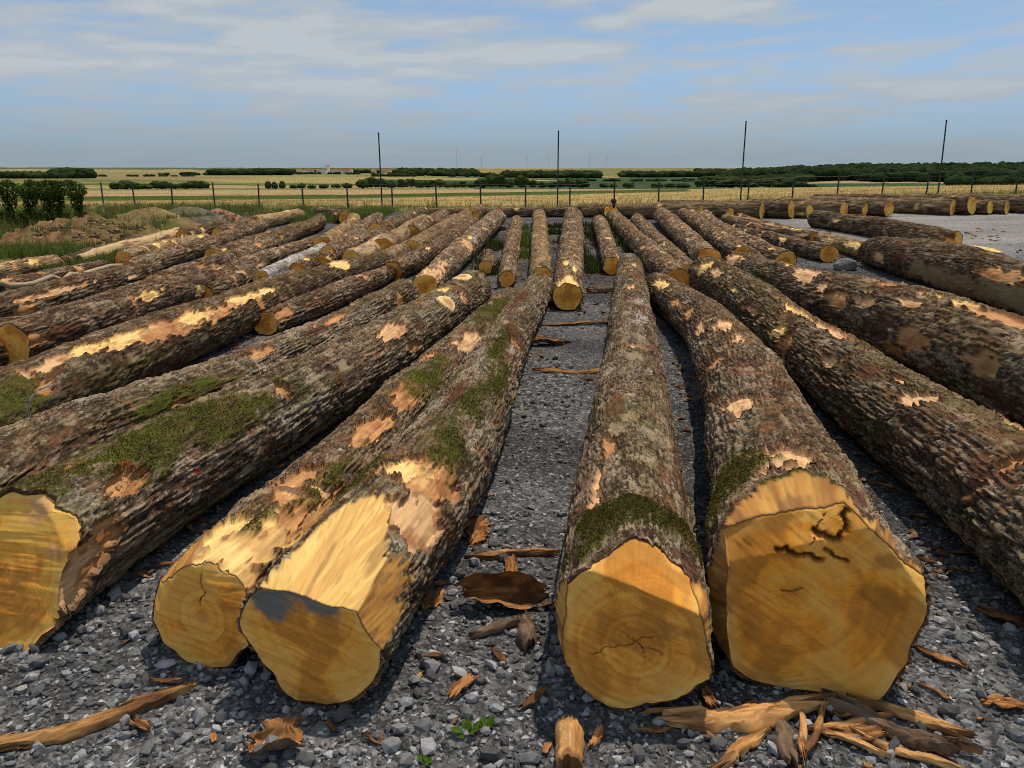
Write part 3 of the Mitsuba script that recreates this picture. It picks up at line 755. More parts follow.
# (path of the axis as x, y, z, radius), then how it looks
LOGS = [
    ([(-1.916, 2.628, 0.261, 0.261), (-1.655, 3.838, 0.252, 0.252), (-1.002, 6.745, 0.250, 0.250), (-0.494, 9.969, 0.234, 0.234)], 'thick mossy front log at the left, red paint mark, cut end half outside the picture', None,
     [(0.23, 114, 0.16, 0.16, 'Y'), (0.17, 7, 0.3, 0.16, 'P'), (0.09, -13, 0.22, 0.2, 'S'), (0.38, 51, 0.1, 0.05, 'R'), (0.34, 94, 0.2, 0.1, 'P'), (0.78, 74, 1.5, 0.3, 'M'), (1.26, 52, 1.3, 0.22, 'M'), (0.32, 113, 0.9, 0.2, 'M'), (1.51, -5, 0.25, 0.12, 'R'), (6.71, 90, 0.5, 0.22, 'K'), (5.22, 46, 0.35, 0.22, 'K'), (5.72, 89, 0.35, 0.15, 'Y'), (4.19, 37, 0.3, 0.12, 'R'), (3.65, 56, 0.5, 0.12, 'S'), (3.81, 8, 0.3, 0.07, 'P'), (0.86, 17, 0.05, 0.025, 'X'), (0.48, 58, 0.08, 0.05, 'O')],
     {'ty': 0.5, 'tx': 0.04, 'col': (0.58, 0.32, 0.085), 'facets': [(0.72, 0.69, 0.22, 0.5)], 'stains': [(0.1, 0.2, 0.08, (0.34, 0.3, 0.25), 0.4), (0.2, 0.06, 0.05, (0.34, 0.3, 0.24), 0.35)]}, 9, 'RPS', 9000, dict(grey=0.85, plate=1.0525, q=1.25, moss=0.55, bark=1.1, flare=0.1)),
    ([(-1.113, 2.409, 0.205, 0.205), (-0.886, 3.477, 0.207, 0.207), (-0.540, 5.579, 0.210, 0.210), (-0.025, 9.454, 0.161, 0.161)], 'narrow log squeezed behind the shaved front log, bark stripped in orange patches near its end', None,
     [(0.03, 69, 0.35, 0.3, 'P'), (0.28, 67, 0.5, 0.28, 'Y'), (0.67, 65, 0.55, 0.26, 'P'), (1.05, 60, 0.2, 0.1, 'R'), (1.46, 68, 0.55, 0.12, 'P'), (2.09, 70, 0.55, 0.16, 'P'), (2.89, 132, 0.3, 0.07, 'S'), (3.75, 53, 0.8, 0.2, 'S'), (3.25, 35, 0.25, 0.06, 'P'), (5.42, 54, 1.8, 0.3, 'M'), (0.96, 54, 0.6, 0.14, 'M'), (2.6, 65, 1.0, 0.2, 'M'), (0.39, 76, 0.25, 0.1, 'M')],
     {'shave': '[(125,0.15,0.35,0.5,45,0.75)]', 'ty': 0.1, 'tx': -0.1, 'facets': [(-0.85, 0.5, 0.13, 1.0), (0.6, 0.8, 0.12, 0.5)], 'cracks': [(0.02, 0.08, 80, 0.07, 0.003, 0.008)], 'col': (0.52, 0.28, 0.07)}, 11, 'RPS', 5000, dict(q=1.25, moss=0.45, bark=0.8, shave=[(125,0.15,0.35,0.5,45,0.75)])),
    ([(-0.650, 2.194, 0.247, 0.247), (-0.329, 3.975, 0.241, 0.241), (-0.063, 6.775, 0.198, 0.198), (0.381, 10.450, 0.190, 0.190)], 'front log with a broad bright yellow shaved slope above its cut end', None,
     [(0.85, 62, 0.34, 0.26, 'P'), (0.85, 88, 0.2, 0.2, 'Y'), (1.31, 67, 0.5, 0.24, 'M'), (0.81, 134, 0.8, 0.16, 'M'), (1.98, 72, 0.8, 0.2, 'M'), (3.66, 74, 1.6, 0.14, 'M'), (2.69, 47, 0.9, 0.14, 'M'), (2.28, 99, 0.3, 0.08, 'R'), (2.04, 96, 0.5, 0.1, 'R'), (5.99, 91, 1.4, 0.12, 'R'), (4.22, 59, 0.5, 0.1, 'R'), (0.56, 42, 0.3, 0.2, 'S')],
     {'ty': 0.1, 'tx': -0.05, 'col': (0.54, 0.3, 0.075), 'pith': (0.05, 0.08), 'facets': [(1, -0.1, 0.17, 0.5)], 'stains': [(-0.12, 0.12, 0.13, (0.17, 0.165, 0.155), 1.0), (0.0, 0.13, 0.12, (0.17, 0.165, 0.155), 0.95)]}, 9, 'RPS', 8000, dict(grey=0.85, plate=1.07, q=1.15, moss=0.45, bark=1.1, shave=[(84,0.128,0.24,0.7,62,1.0),(28,0.195,0.16,0.5,40,0.62)])),
    ([(0.378, 2.158, 0.256, 0.256), (0.644, 3.923, 0.249, 0.249), (1.166, 7.354, 0.219, 0.219), (1.927, 12.742, 0.206, 0.206)], 'straight front log in the middle with dark moss capping its bright-topped cut end', None,
     [(0.79, 124, 0.36, 0.055, 'S'), (0.61, 124, 0.3, 0.06, 'S'), (1.84, 111, 0.3, 0.09, 'R'), (3.44, 90, 0.25, 0.28, 'A'), (4.7, 72, 0.6, 0.14, 'W'), (5.71, 70, 0.3, 0.1, 'W'), (6.65, 91, 0.35, 0.1, 'S'), (9.08, 77, 0.5, 0.12, 'S'), (0.31, 117, 0.34, 0.2, 'M'), (0.36, 85, 0.32, 0.26, 'M'), (0.35, 54, 0.25, 0.2, 'M'), (0.02, 46, 0.25, 0.14, 'R'), (0.52, 170, 0.12, 0.12, 'R'), (2.75, 63, 0.2, 0.05, 'W'), (1.55, 99, 1.2, 0.35, 'm')],
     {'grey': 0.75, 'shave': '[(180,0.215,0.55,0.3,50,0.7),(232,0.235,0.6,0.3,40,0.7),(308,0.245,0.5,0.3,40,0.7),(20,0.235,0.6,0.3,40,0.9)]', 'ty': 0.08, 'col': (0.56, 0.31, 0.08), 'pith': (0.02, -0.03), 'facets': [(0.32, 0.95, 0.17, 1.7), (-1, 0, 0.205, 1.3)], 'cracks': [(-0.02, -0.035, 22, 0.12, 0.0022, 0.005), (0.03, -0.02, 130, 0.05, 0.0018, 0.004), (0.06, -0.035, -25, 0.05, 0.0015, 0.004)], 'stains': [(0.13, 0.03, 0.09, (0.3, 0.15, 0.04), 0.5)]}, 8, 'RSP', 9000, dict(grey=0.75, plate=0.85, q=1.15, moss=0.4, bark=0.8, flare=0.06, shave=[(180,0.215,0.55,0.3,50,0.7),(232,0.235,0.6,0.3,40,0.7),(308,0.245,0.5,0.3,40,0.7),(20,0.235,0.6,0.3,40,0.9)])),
    ([(1.011, 2.278, 0.328, 0.328), (1.292, 3.646, 0.298, 0.298), (1.643, 5.415, 0.276, 0.276), (1.906, 7.692, 0.233, 0.233), (1.957, 10.367, 0.202, 0.202)], 'stoutest front log with cracked orange cut end, right of the straight middle log', None,
     [(0.48, 103, 0.42, 0.3, 'S'), (0.3, 97, 0.2, 0.14, 'S'), (1.54, 119, 0.4, 0.2, 'S'), (1.89, 147, 0.2, 0.12, 'P'), (2.74, 137, 0.28, 0.08, 'P'), (3.79, 98, 0.7, 0.2, 'S'), (4.11, 141, 0.5, 0.13, 'S'), (3.19, 92, 0.4, 0.14, 'S'), (5.17, 140, 0.4, 0.12, 'P'), (5.91, 142, 0.6, 0.1, 'P'), (7.08, 126, 0.9, 0.18, 'Y'), (0.55, 144, 0.5, 0.34, 'M'), (0.05, 108, 0.25, 0.3, 'M'), (0.99, 133, 0.3, 0.2, 'm'), (0.21, 62, 0.2, 0.1, 'R'), (4.39, 133, 0.2, 0.3, 'A')],
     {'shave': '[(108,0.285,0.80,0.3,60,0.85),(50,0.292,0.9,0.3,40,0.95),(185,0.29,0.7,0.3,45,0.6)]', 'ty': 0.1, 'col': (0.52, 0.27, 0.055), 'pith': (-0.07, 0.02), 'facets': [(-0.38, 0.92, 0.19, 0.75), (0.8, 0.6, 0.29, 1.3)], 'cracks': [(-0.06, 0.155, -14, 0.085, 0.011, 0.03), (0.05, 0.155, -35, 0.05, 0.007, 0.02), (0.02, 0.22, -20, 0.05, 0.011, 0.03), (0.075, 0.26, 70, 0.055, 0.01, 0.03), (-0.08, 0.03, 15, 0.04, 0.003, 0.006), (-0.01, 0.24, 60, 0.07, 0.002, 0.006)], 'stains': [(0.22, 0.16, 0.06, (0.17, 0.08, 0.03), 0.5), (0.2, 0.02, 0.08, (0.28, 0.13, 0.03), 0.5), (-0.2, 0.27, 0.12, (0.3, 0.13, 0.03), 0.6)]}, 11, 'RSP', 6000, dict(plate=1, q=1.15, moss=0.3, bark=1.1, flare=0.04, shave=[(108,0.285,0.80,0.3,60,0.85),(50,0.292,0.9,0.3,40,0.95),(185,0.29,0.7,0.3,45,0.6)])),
    ([(2.164, 2.407, 0.289, 0.289), (2.320, 3.742, 0.272, 0.272), (2.389, 4.789, 0.260, 0.260), (2.565, 6.970, 0.249, 0.249), (2.772, 9.530, 0.261, 0.261), (2.727, 10.890, 0.268, 0.268)], 'very long thick log slanting off the right edge, with knotty yellow scar near its middle', None,
     [(4.14, 148, 0.4, 0.18, 'Y'), (3.91, 169, 0.45, 0.25, 'P'), (4.19, 162, 0.12, 0.12, 'K'), (6.3, 143, 0.4, 0.06, 'Y'), (5.24, 153, 0.4, 0.07, 'P'), (5.44, 152, 0.3, 0.12, 'R'), (4.39, 87, 1.2, 0.1, 'Y'), (3.55, 86, 1.4, 0.12, 'S'), (2.32, 123, 0.3, 0.1, 'R'), (2.63, 63, 1.4, 0.16, 'm'), (1.51, 82, 1.0, 0.2, 'm'), (1.16, 63, 0.3, 0.1, 'Y'), (8.08, 123, 0.5, 0.3, 'Y'), (0.64, 149, 0.25, 0.1, 'R'), (7.49, 129, 0.5, 0.15, 'S'), (1.98, 106, 0.3, 0.05, 'S'), (3.08, 87, 0.6, 0.14, 'm'), (6.95, 137, 0.2, 0.3, 'A')],
     {}, 14, 'RPSS', 0, dict(plate=1.175, q=1.1, moss=0.55, bark=1.3)),
    ([(3.511, 3.823, 0.342, 0.342), (3.618, 5.548, 0.341, 0.341), (3.670, 7.178, 0.331, 0.331), (3.643, 8.937, 0.292, 0.292), (3.620, 12.560, 0.227, 0.227)], 'thick furrowed log second in from the right edge with long orange stripped side', None,
     [(6.11, 79, 0.9, 0.2, 'Y'), (5.45, 116, 0.8, 0.3, 'S'), (2.46, 171, 0.6, 0.2, 'P'), (2.91, 160, 0.35, 0.14, 'R'), (3.56, 147, 0.5, 0.12, 'S'), (2.8, 125, 0.3, 0.1, 'S'), (3.5, 77, 0.5, 0.14, 'Y'), (3.76, 79, 0.9, 0.12, 'S'), (2.36, 94, 0.9, 0.16, 'Y'), (1.68, 97, 1.2, 0.16, 'P'), (1.34, 165, 0.4, 0.2, 'P'), (4.14, 162, 0.5, 0.15, 'P'), (4.77, 178, 0.3, 0.06, 'S'), (1.96, 167, 0.6, 0.2, 'm'), (1.32, 155, 0.8, 0.2, 'm'), (8.24, 132, 0.9, 0.25, 'S'), (6.7, 161, 0.9, 0.3, 'm'), (3.4, -135, 0.9, 0.12, 'P'), (2.76, -155, 0.5, 0.14, 'P'), (1.09, -167, 0.5, 0.15, 'R')],
     {}, 14, 'RPSY', 0, dict(plate=1.175, q=1.2, moss=0.35, bark=1.3)),
    ([(6.015, 7.517, 0.307, 0.307), (6.373, 10.052, 0.326, 0.326), (6.511, 11.774, 0.335, 0.335), (6.762, 14.603, 0.250, 0.244)], 'large half-debarked log on the right with smooth brown side, nearest the pale gravel lane', None,
     [(5.88, -173, 0.5, 0.2, 'S'), (2.95, -160, 3.2, 0.4, 'Q'), (1.61, -173, 2.6, 0.34, 'Q'), (3.85, -163, 1.4, 0.3, 'Q'), (2.26, 152, 0.7, 0.16, 'P'), (1.8, 146, 0.8, 0.2, 'P'), (4.97, 174, 0.6, 0.2, 'R')],
     {}, 3, 'P', 0, dict(bark=1.2, tone=0.75)),
    ([(6.850, 14.450, 0.191, 0.186), (7.225, 18.318, 0.183, 0.152), (6.862, 25.326, 0.237, 0.145)], 'slender log with smooth pale peeled bands between bark, behind the boulder on the right', None,
     [(1.38, 143, 1.1, 0.2, 'Y'), (3.01, 152, 0.8, 0.14, 'Y'), (4.06, 149, 0.5, 0.14, 'S'), (5.45, 106, 1.4, 0.2, 'Y'), (7.11, 137, 1.2, 0.2, 'S'), (8.62, 149, 1, 0.14, 'P')],
     {}, 0, 'S', 0, dict(pale=0.45)),
    ([(9.251, 16.359, 0.262, 0.241), (9.413, 19.504, 0.305, 0.249), (9.045, 23.469, 0.345, 0.239)], 'dark mossy log ending in an orange and black triangle beside yellow sawdust on the lane', None,
     [],
     {'ty': 0.25, 'tx': 0.5, 'col': (0.62, 0.34, 0.1), 'stains': [(-0.04, 0.16, 0.13, (0.1, 0.055, 0.03), 0.95)]}, 6, 'PS', 0, dict(tone=0.85, bark=1.2)),
    ([(0.435, 11.563, 0.165, 0.165), (0.640, 17.854, 0.198, 0.194), (0.926, 26.983, 0.242, 0.223)], 'slim orange-banded log in the middle row, its end touching the bent front log', None,
     [],
     {}, 48, 'ASYP', 0, dict(pale=0.35)),
    ([(0.707, 9.668, 0.189, 0.189), (1.148, 15.137, 0.235, 0.233), (1.948, 25.120, 0.312, 0.287)], 'middle row log with wide yellow stripes and large orange end on the open gravel', None,
     [(0.0, 83, 1.1, 0.25, 'Y'), (0.0, 121, 0.5, 0.1, 'Y'), (2.76, 77, 0.25, 0.45, 'A'), (1.9, 105, 0.6, 0.1, 'Y'), (1.33, 66, 0.9, 0.08, 'Y')],
     {'ty': 0.12, 'facets': [(-0.6, 0.8, 0.13, 0.6)], 'col': (0.6, 0.33, 0.085)}, 24, 'SYPA', 0, dict(moss=0.3, tone=1.25)),
    ([(1.705, 13.188, 0.154, 0.153), (2.081, 17.261, 0.183, 0.177), (2.633, 23.766, 0.239, 0.212)], 'middle row log with small round orange end standing over dark grass', None,
     [],
     {'ty': 0.05, 'col': (0.66, 0.36, 0.09)}, 28, 'SYA', 0, dict(tone=1.25)),
    ([(2.358, 10.797, 0.197, 0.197), (2.600, 14.634, 0.209, 0.207), (3.319, 25.849, 0.272, 0.230)], 'middle row log with pale slashes, first to the right of the round orange end', None,
     [],
     {}, 35, 'YSAS', 0, dict(tone=1.25)),
    ([(2.750, 11.987, 0.171, 0.171), (3.117, 16.407, 0.195, 0.190), (3.950, 24.834, 0.235, 0.190)], 'thin log wedged between two scarred middle row logs, reddish end turned left', None,
     [],
     {'tx': -0.6, 'ty': 0.1, 'col': (0.5, 0.25, 0.08)}, 26, 'SRY', 0, dict(tone=1.2)),
    ([(3.336, 13.185, 0.222, 0.221), (3.787, 16.590, 0.242, 0.234), (4.960, 26.207, 0.317, 0.250)], 'middle row log with many pale scars ending against the long thick right log', None,
     [],
     {}, 39, 'SYA', 0, dict(tone=1.3)),
    ([(4.197, 14.163, 0.203, 0.201), (4.759, 18.317, 0.229, 0.211), (5.879, 25.994, 0.296, 0.215)], 'slender brown log tucked close beside a fatter scarred log, right middle row', None,
     [],
     {}, 30, 'SPY', 0, dict(tone=1.2)),
    ([(4.805, 13.587, 0.177, 0.175), (4.951, 16.565, 0.223, 0.213), (6.192, 25.240, 0.305, 0.225)], 'scarred log with a yellow oval cut on its flank, right middle row', None,
     [],
     {}, 39, 'SYP', 0, dict(tone=1.25)),
    ([(6.126, 15.013, 0.171, 0.164), (6.003, 17.472, 0.186, 0.168), (6.003, 21.085, 0.192, 0.148)], 'right middle row log with half-round orange end beside the boulder', None,
     [],
     {}, 19, 'SY', 0, dict()),
    ([(7.133, 18.323, 0.182, 0.153), (6.731, 20.421, 0.189, 0.143), (6.738, 23.723, 0.212, 0.136)], 'short right middle row log with small orange end, just behind the half-round one', None,
     [],
     {}, 17, 'PS', 0, dict()),
    ([(-0.076, 11.717, 0.129, 0.129), (0.000, 16.968, 0.166, 0.163), (0.156, 24.429, 0.198, 0.187)], 'thin middle row log with ring-marked brown end, left of the orange-banded log', None,
     [],
     {}, 19, 'SPA', 0, dict(tone=1.2)),
    ([(-0.458, 13.124, 0.127, 0.127), (-0.449, 15.150, 0.118, 0.117)], 'short stub of log with orange broken end in the grass left of centre', None,
     [],
     {}, 0, 'S', 0, dict()),
    ([(-1.226, 10.707, 0.167, 0.167), (-1.036, 14.102, 0.209, 0.209), (-0.479, 25.119, 0.281, 0.271)], 'grey-barked log left of centre with large ochre end facing the camera', None,
     [(0.05, 61, 0.8, 0.3, 'S'), (0.42, 107, 0.5, 0.2, 'Y'), (1.4, 58, 0.5, 0.15, 'S'), (4.14, 42, 0.8, 0.3, 'S'), (5.15, 66, 0.8, 0.08, 'Y'), (7.82, 47, 0.6, 0.1, 'Y'), (0.71, 46, 0.8, 0.2, 'S')],
     {'ty': 0.06, 'tx': 0.1, 'col': (0.58, 0.34, 0.1)}, 6, 'S', 0, dict(moss=0.1, tone=1.3, grey=0.8)),
    ([(-1.918, 12.441, 0.157, 0.157), (-1.469, 15.871, 0.200, 0.199), (-1.234, 23.052, 0.238, 0.233)], 'mossy log with two pale cuts, just left of the grey-barked log', None,
     [],
     {}, 13, 'SYP', 0, dict()),
    ([(-2.642, 8.179, 0.129, 0.129), (-2.325, 9.776, 0.147, 0.147), (-1.981, 12.743, 0.107, 0.107)], 'small log with round orange end lying between two thick left-hand logs', None,
     [],
     {'tx': 0.2, 'ty': 0.3, 'col': (0.58, 0.3, 0.08)}, 8, 'SP', 0, dict(moss=0.1)),
    ([(-2.541, 3.077, 0.214, 0.214), (-2.555, 3.736, 0.208, 0.208), (-2.040, 5.577, 0.195, 0.195), (-1.640, 7.977, 0.179, 0.179), (-1.404, 9.967, 0.182, 0.182)], 'deeply furrowed left log with two orange patches, just behind the mossy front log', None,
     [(1.75, 28, 0.22, 0.11, 'P'), (1.84, -6, 0.24, 0.11, 'P'), (2.77, 65, 0.4, 0.1, 'P'), (2.95, 8, 0.35, 0.1, 'P'), (3.38, -21, 0.35, 0.1, 'P'), (4.29, 74, 0.8, 0.1, 'P'), (4.95, 116, 0.5, 0.06, 'S'), (2.01, 38, 0.9, 0.15, 'M'), (1.51, 28, 0.6, 0.1, 'M'), (3.29, 41, 0.5, 0.08, 'm'), (3.76, 59, 0.5, 0.08, 'R')],
     {}, 4, 'P', 0, dict(grey=0.85, plate=1.1225, q=1.25, moss=0.45, bark=1.2)),
    ([(-3.216, 4.087, 0.236, 0.236), (-3.126, 5.665, 0.266, 0.266), (-2.915, 8.690, 0.228, 0.228), (-2.661, 11.264, 0.205, 0.205), (-2.288, 13.739, 0.160, 0.160)], 'long dark mossy log on the left, pale stripped patches along its top', None,
     [(0.62, 32, 0.25, 0.14, 'P'), (0.77, 54, 0.1, 0.06, 'Y'), (0.76, 44, 0.25, 0.08, 'R'), (1.28, 62, 0.35, 0.1, 'Y'), (1.75, 54, 0.6, 0.14, 'Y'), (2.59, 42, 1.2, 0.18, 'P'), (3.19, 41, 0.9, 0.16, 'P'), (2.91, 46, 0.7, 0.12, 'Y'), (3.99, 51, 1.0, 0.1, 'Y'), (4.53, 49, 0.5, 0.12, 'Y'), (0.38, 40, 0.8, 0.3, 'M'), (7.42, 65, 0.8, 0.2, 'Y'), (8.9, 100, 0.9, 0.14, 'P'), (5.15, 23, 0.4, 0.1, 'm'), (0.7, 5, 1.2, 0.3, 'm'), (1.54, 8, 1.5, 0.2, 'm')],
     {}, 8, 'PS', 0, dict(plate=0.9, q=1.25, moss=0.5, bark=1.0, tone=0.8)),
    ([(-4.434, 6.663, 0.216, 0.216), (-4.329, 8.184, 0.223, 0.223), (-4.348, 10.886, 0.190, 0.190)], 'left edge log with broken pale end and orange hollow under its bark', None,
     [(1.14, -25, 0.5, 0.15, 'P'), (1.53, -22, 0.5, 0.14, 'P'), (2.11, 33, 0.6, 0.1, 'Y'), (3.5, -4, 0.4, 0.14, 'Y'), (0.1, 14, 0.3, 0.15, 'P'), (0.38, 18, 0.4, 0.1, 'R')],
     {}, 4, 'P', 0, dict(moss=0.2, tone=0.9)),
    ([(-4.691, 6.009, 0.145, 0.145), (-4.543, 7.036, 0.140, 0.140)], 'short log butt at the left edge with a jagged pale yellow split end', None,
     [(0.91, 34, 0.4, 0.3, 'Y'), (0.84, -54, 0.3, 0.2, 'R')],
     {}, 0, 'S', 0, dict()),
    ([(-5.838, 7.734, 0.184, 0.184), (-5.625, 9.526, 0.199, 0.199), (-5.693, 12.210, 0.174, 0.174)], 'dark deeply furrowed log at the left edge with an orange branch cut', None,
     [(0.88, -9, 0.34, 0.2, 'P'), (1.58, 38, 1.6, 0.08, 'S')],
     {}, 4, 'S', 0, dict(plate=1.175, bark=1.3, tone=0.8)),
    ([(-8.221, 11.460, 0.145, 0.145), (-8.135, 13.813, 0.141, 0.141)], 'rotten log with split pale yellow end at the left edge beneath the earth heap', None,
     [],
     {}, 13, 'YSP', 0, dict(pale=0.4)),
    ([(-7.137, 10.079, 0.137, 0.137), (-7.160, 12.209, 0.116, 0.116), (-7.103, 13.461, 0.106, 0.106)], 'thin crumbling log at the left edge, in front of the split rotten one', None,
     [],
     {}, 11, 'PS', 0, dict()),
    ([(-8.185, 14.655, 0.095, 0.095), (-8.333, 16.992, 0.142, 0.142), (-8.816, 20.654, 0.145, 0.145)], 'smooth pale peeled log lying at the foot of the brown earth heap', None,
     [],
     {}, 0, 'S', 0, dict(pale=0.9)),
    ([(-8.150, 13.959, 0.099, 0.099), (-8.786, 17.104, 0.110, 0.110)], 'short dark log behind the pale peeled log, touching the brown earth heap', None,
     [],
     {}, 0, 'S', 0, dict(tone=0.7)),
    ([(-7.157, 14.260, 0.146, 0.146), (-7.337, 16.072, 0.151, 0.151), (-7.387, 18.782, 0.147, 0.147)], 'pale-topped log with small square orange end near the left, in front of the peeled log', None,
     [],
     {'col': (0.56, 0.27, 0.08)}, 6, 'Y', 0, dict(pale=0.5)),
    ([(-6.322, 12.635, 0.155, 0.155), (-6.562, 16.367, 0.167, 0.167), (-7.435, 23.326, 0.182, 0.181)], 'brown log on the left running behind the upright ochre end', None,
     [],
     {}, 8, 'PS', 0, dict(tone=1.2)),
    ([(-5.481, 14.259, 0.168, 0.168), (-5.570, 16.883, 0.185, 0.185), (-5.876, 21.302, 0.183, 0.183)], 'log with squarish ochre yellow end among the left-hand logs', None,
     [],
     {'col': (0.62, 0.38, 0.1)}, 11, 'YS', 0, dict()),
    ([(-8.275, 19.600, 0.151, 0.150), (-8.602, 23.942, 0.168, 0.168)], 'dark mossy log at the left back with a bright frayed tip by the grey mound', None,
     [],
     {}, 4, 'Y', 0, dict(moss=0.6, tone=0.8)),
    ([(-7.427, 19.745, 0.170, 0.170), (-8.120, 25.519, 0.198, 0.198)], 'reddish log at the left back beside the tall weeds', None,
     [],
     {}, 11, 'SP', 0, dict()),
    ([(-3.885, 11.877, 0.123, 0.123), (-3.920, 14.336, 0.130, 0.129), (-3.967, 17.779, 0.137, 0.137)], 'white birch log with peeling silvery bark among brown logs on the left', None,
     [],
     {}, 0, 'S', 0, dict(style='birch', bark=0.5)),
    ([(-5.079, 11.023, 0.149, 0.149), (-5.067, 13.060, 0.165, 0.165), (-5.200, 15.419, 0.157, 0.157)], 'blunt brown log on the left in front of the ochre yellow end', None,
     [],
     {}, 8, 'PS', 0, dict()),
    ([(-4.321, 10.119, 0.145, 0.145), (-4.462, 11.770, 0.149, 0.149), (-4.552, 14.107, 0.144, 0.144)], 'bark-shedding log on the left with forked twig above it', None,
     [],
     {}, 8, 'RPS', 0, dict(tone=1.15)),
    ([(-5.041, 13.936, 0.169, 0.169), (-5.566, 19.597, 0.184, 0.184)], 'brown log among the left-hand rows, lying behind the silvery birch log', None,
     [],
     {}, 8, 'SYP', 0, dict(tone=1.2)),
    ([(-5.360, 17.514, 0.192, 0.192), (-6.065, 24.810, 0.213, 0.212)], 'green mossy log at the back, left of centre', None,
     [],
     {}, 8, 'SYP', 0, dict(moss=0.8)),
    ([(-4.613, 12.709, 0.144, 0.144), (-4.407, 17.435, 0.150, 0.150)], 'short scarred log touching the back of the silvery birch log', None,
     [],
     {}, 8, 'SYP', 0, dict(tone=1.25)),
    ([(-3.960, 16.325, 0.192, 0.192), (-5.081, 25.265, 0.217, 0.216)], 'log with a pale stripped tip at the back, right of the green mossy one', None,
     [],
     {}, 8, 'SYP', 0, dict(pale=0.5)),
    ([(-3.475, 14.616, 0.175, 0.175), (-4.388, 25.736, 0.221, 0.220)], 'slim weathered log at the left back, right of the pale-tipped one', None,
     [],
     {}, 8, 'SYP', 0, dict(tone=1.2)),
    ([(-3.497, 14.767, 0.165, 0.165), (-3.372, 21.289, 0.184, 0.182)], 'brown log just behind the bright orange-yellow stripped log', None,
     [],
     {}, 8, 'SYP', 0, dict(tone=1.3)),
    ([(-2.979, 14.258, 0.168, 0.168), (-2.696, 18.134, 0.185, 0.184)], 'bright orange-yellow stripped log left of centre, behind the long dark log', None,
     [],
     {}, 8, 'SYP', 0, dict(pale=0.75)),
    ([(-2.671, 15.907, 0.203, 0.202), (-2.776, 24.775, 0.215, 0.212)], 'chunky half-stripped log at the back, right of the bright orange-yellow one', None,
     [],
     {}, 8, 'SYP', 0, dict(pale=0.55)),
    ([(-2.483, 19.363, 0.225, 0.222), (-2.426, 28.080, 0.222, 0.218)], 'brown log at the back, pointing at the short square-ended one', None,
     [],
     {}, 8, 'SYP', 0, dict(tone=1.2)),
    ([(-2.015, 15.531, 0.186, 0.184), (-1.521, 27.198, 0.239, 0.232)], 'long patchy log at the back, immediately left of the grey-barked log with ochre end', None,
     [],
     {}, 8, 'SYP', 0, dict(pale=0.3)),
    ([(-3.472, 19.737, 0.227, 0.226), (-3.275, 29.311, 0.230, 0.227)], 'mossy log farthest back between the leftmost and second tall poles', None,
     [],
     {}, 8, 'SYP', 0, dict(moss=0.8)),
    ([(-2.381, 13.337, 0.151, 0.151), (-1.894, 20.014, 0.174, 0.172)], 'thin log with round end left of centre, in front of the bright stripped logs', None,
     [],
     {}, 8, 'SYP', 0, dict(pale=0.2)),
    ([(-1.343, 26.397, 0.253, 0.246), (-1.267, 31.215, 0.251, 0.242)], 'short log with square orange end at the back, left of the centre poles', None,
     [],
     {'col': (0.62, 0.34, 0.08)}, 8, 'SYP', 0, dict()),
    ([(-7.584, 28.153, 0.219, 0.218), (-7.840, 23.941, 0.205, 0.205)], 'pale stripped log at the left back, lying at odds with its row', None,
     [],
     {}, 8, 'SYP', 0, dict(pale=0.7)),
    ([(-5.630, 26.502, 0.206, 0.206), (-7.396, 30.347, 0.212, 0.211)], 'dark log near the fence below the leftmost tall pole, slanting across the rows', None,
     [],
     {}, 8, 'SYP', 0, dict()),
    ([(-4.998, 9.964, 0.130, 0.130), (-5.229, 12.621, 0.139, 0.139)], 'bark-shedding log between the furrowed left edge log and the blunt brown one', None,
     [],
     {}, 11, 'PS', 0, dict()),
    ([(-4.194, 10.404, 0.115, 0.115), (-4.125, 12.743, 0.124, 0.124)], 'thin brown log just behind the long dark log with stripped patches, left part', None,
     [],
     {}, 8, 'PS', 0, dict()),
    ([(-3.548, 12.805, 0.116, 0.116), (-3.512, 17.098, 0.132, 0.132)], 'small log lying between the silvery birch log and the long dark mossy one', None,
     [],
     {}, 11, 'SY', 0, dict()),
    ([(-5.313, 7.543, 0.130, 0.130), (-4.838, 8.232, 0.130, 0.130), (-4.818, 9.382, 0.123, 0.123)], 'dark crumbling log at the left edge, between the furrowed log and the broken-ended one', None,
     [],
     {}, 8, 'PR', 0, dict()),
    ([(-3.710, 9.886, 0.103, 0.103), (-3.357, 12.209, 0.111, 0.111)], 'thin weathered log hugging the back of the long dark mossy log', None,
     [],
     {}, 8, 'SP', 0, dict()),
    ([(-6.306, 10.705, 0.112, 0.112), (-6.184, 12.097, 0.110, 0.110)], 'short brown log between the furrowed left edge log and the peeled pole', None,
     [],
     {}, 8, 'SP', 0, dict()),
    ([(4.282, 13.251, 0.146, 0.146), (4.772, 17.737, 0.208, 0.193), (5.909, 27.212, 0.298, 0.207)], 'thin scarred log squeezed in just left of the right log with the yellow oval cut', None,
     [],
     {}, 22, 'SYP', 0, dict(tone=1.2)),
    ([(7.234, 19.298, 0.174, 0.136), (7.221, 22.386, 0.212, 0.143), (7.369, 25.644, 0.251, 0.147)], 'slim log at the right back, just in front of the thin peeled log', None,
     [],
     {}, 19, 'SPA', 0, dict(tone=1.2)),
    ([(-3.423, 13.958, 0.135, 0.135), (-3.533, 18.385, 0.154, 0.153), (-3.721, 24.347, 0.172, 0.171)], 'brown log among the left-hand rows, running behind the bright orange-yellow stripped log', None,
     [],
     {}, 15, 'SYP', 0, dict()),
    ([(-2.210, 16.066, 0.145, 0.145), (-2.002, 21.782, 0.170, 0.167), (-1.919, 26.954, 0.177, 0.171)], 'slim log with pale flecks at the back, left of the grey-barked log with ochre end', None,
     [],
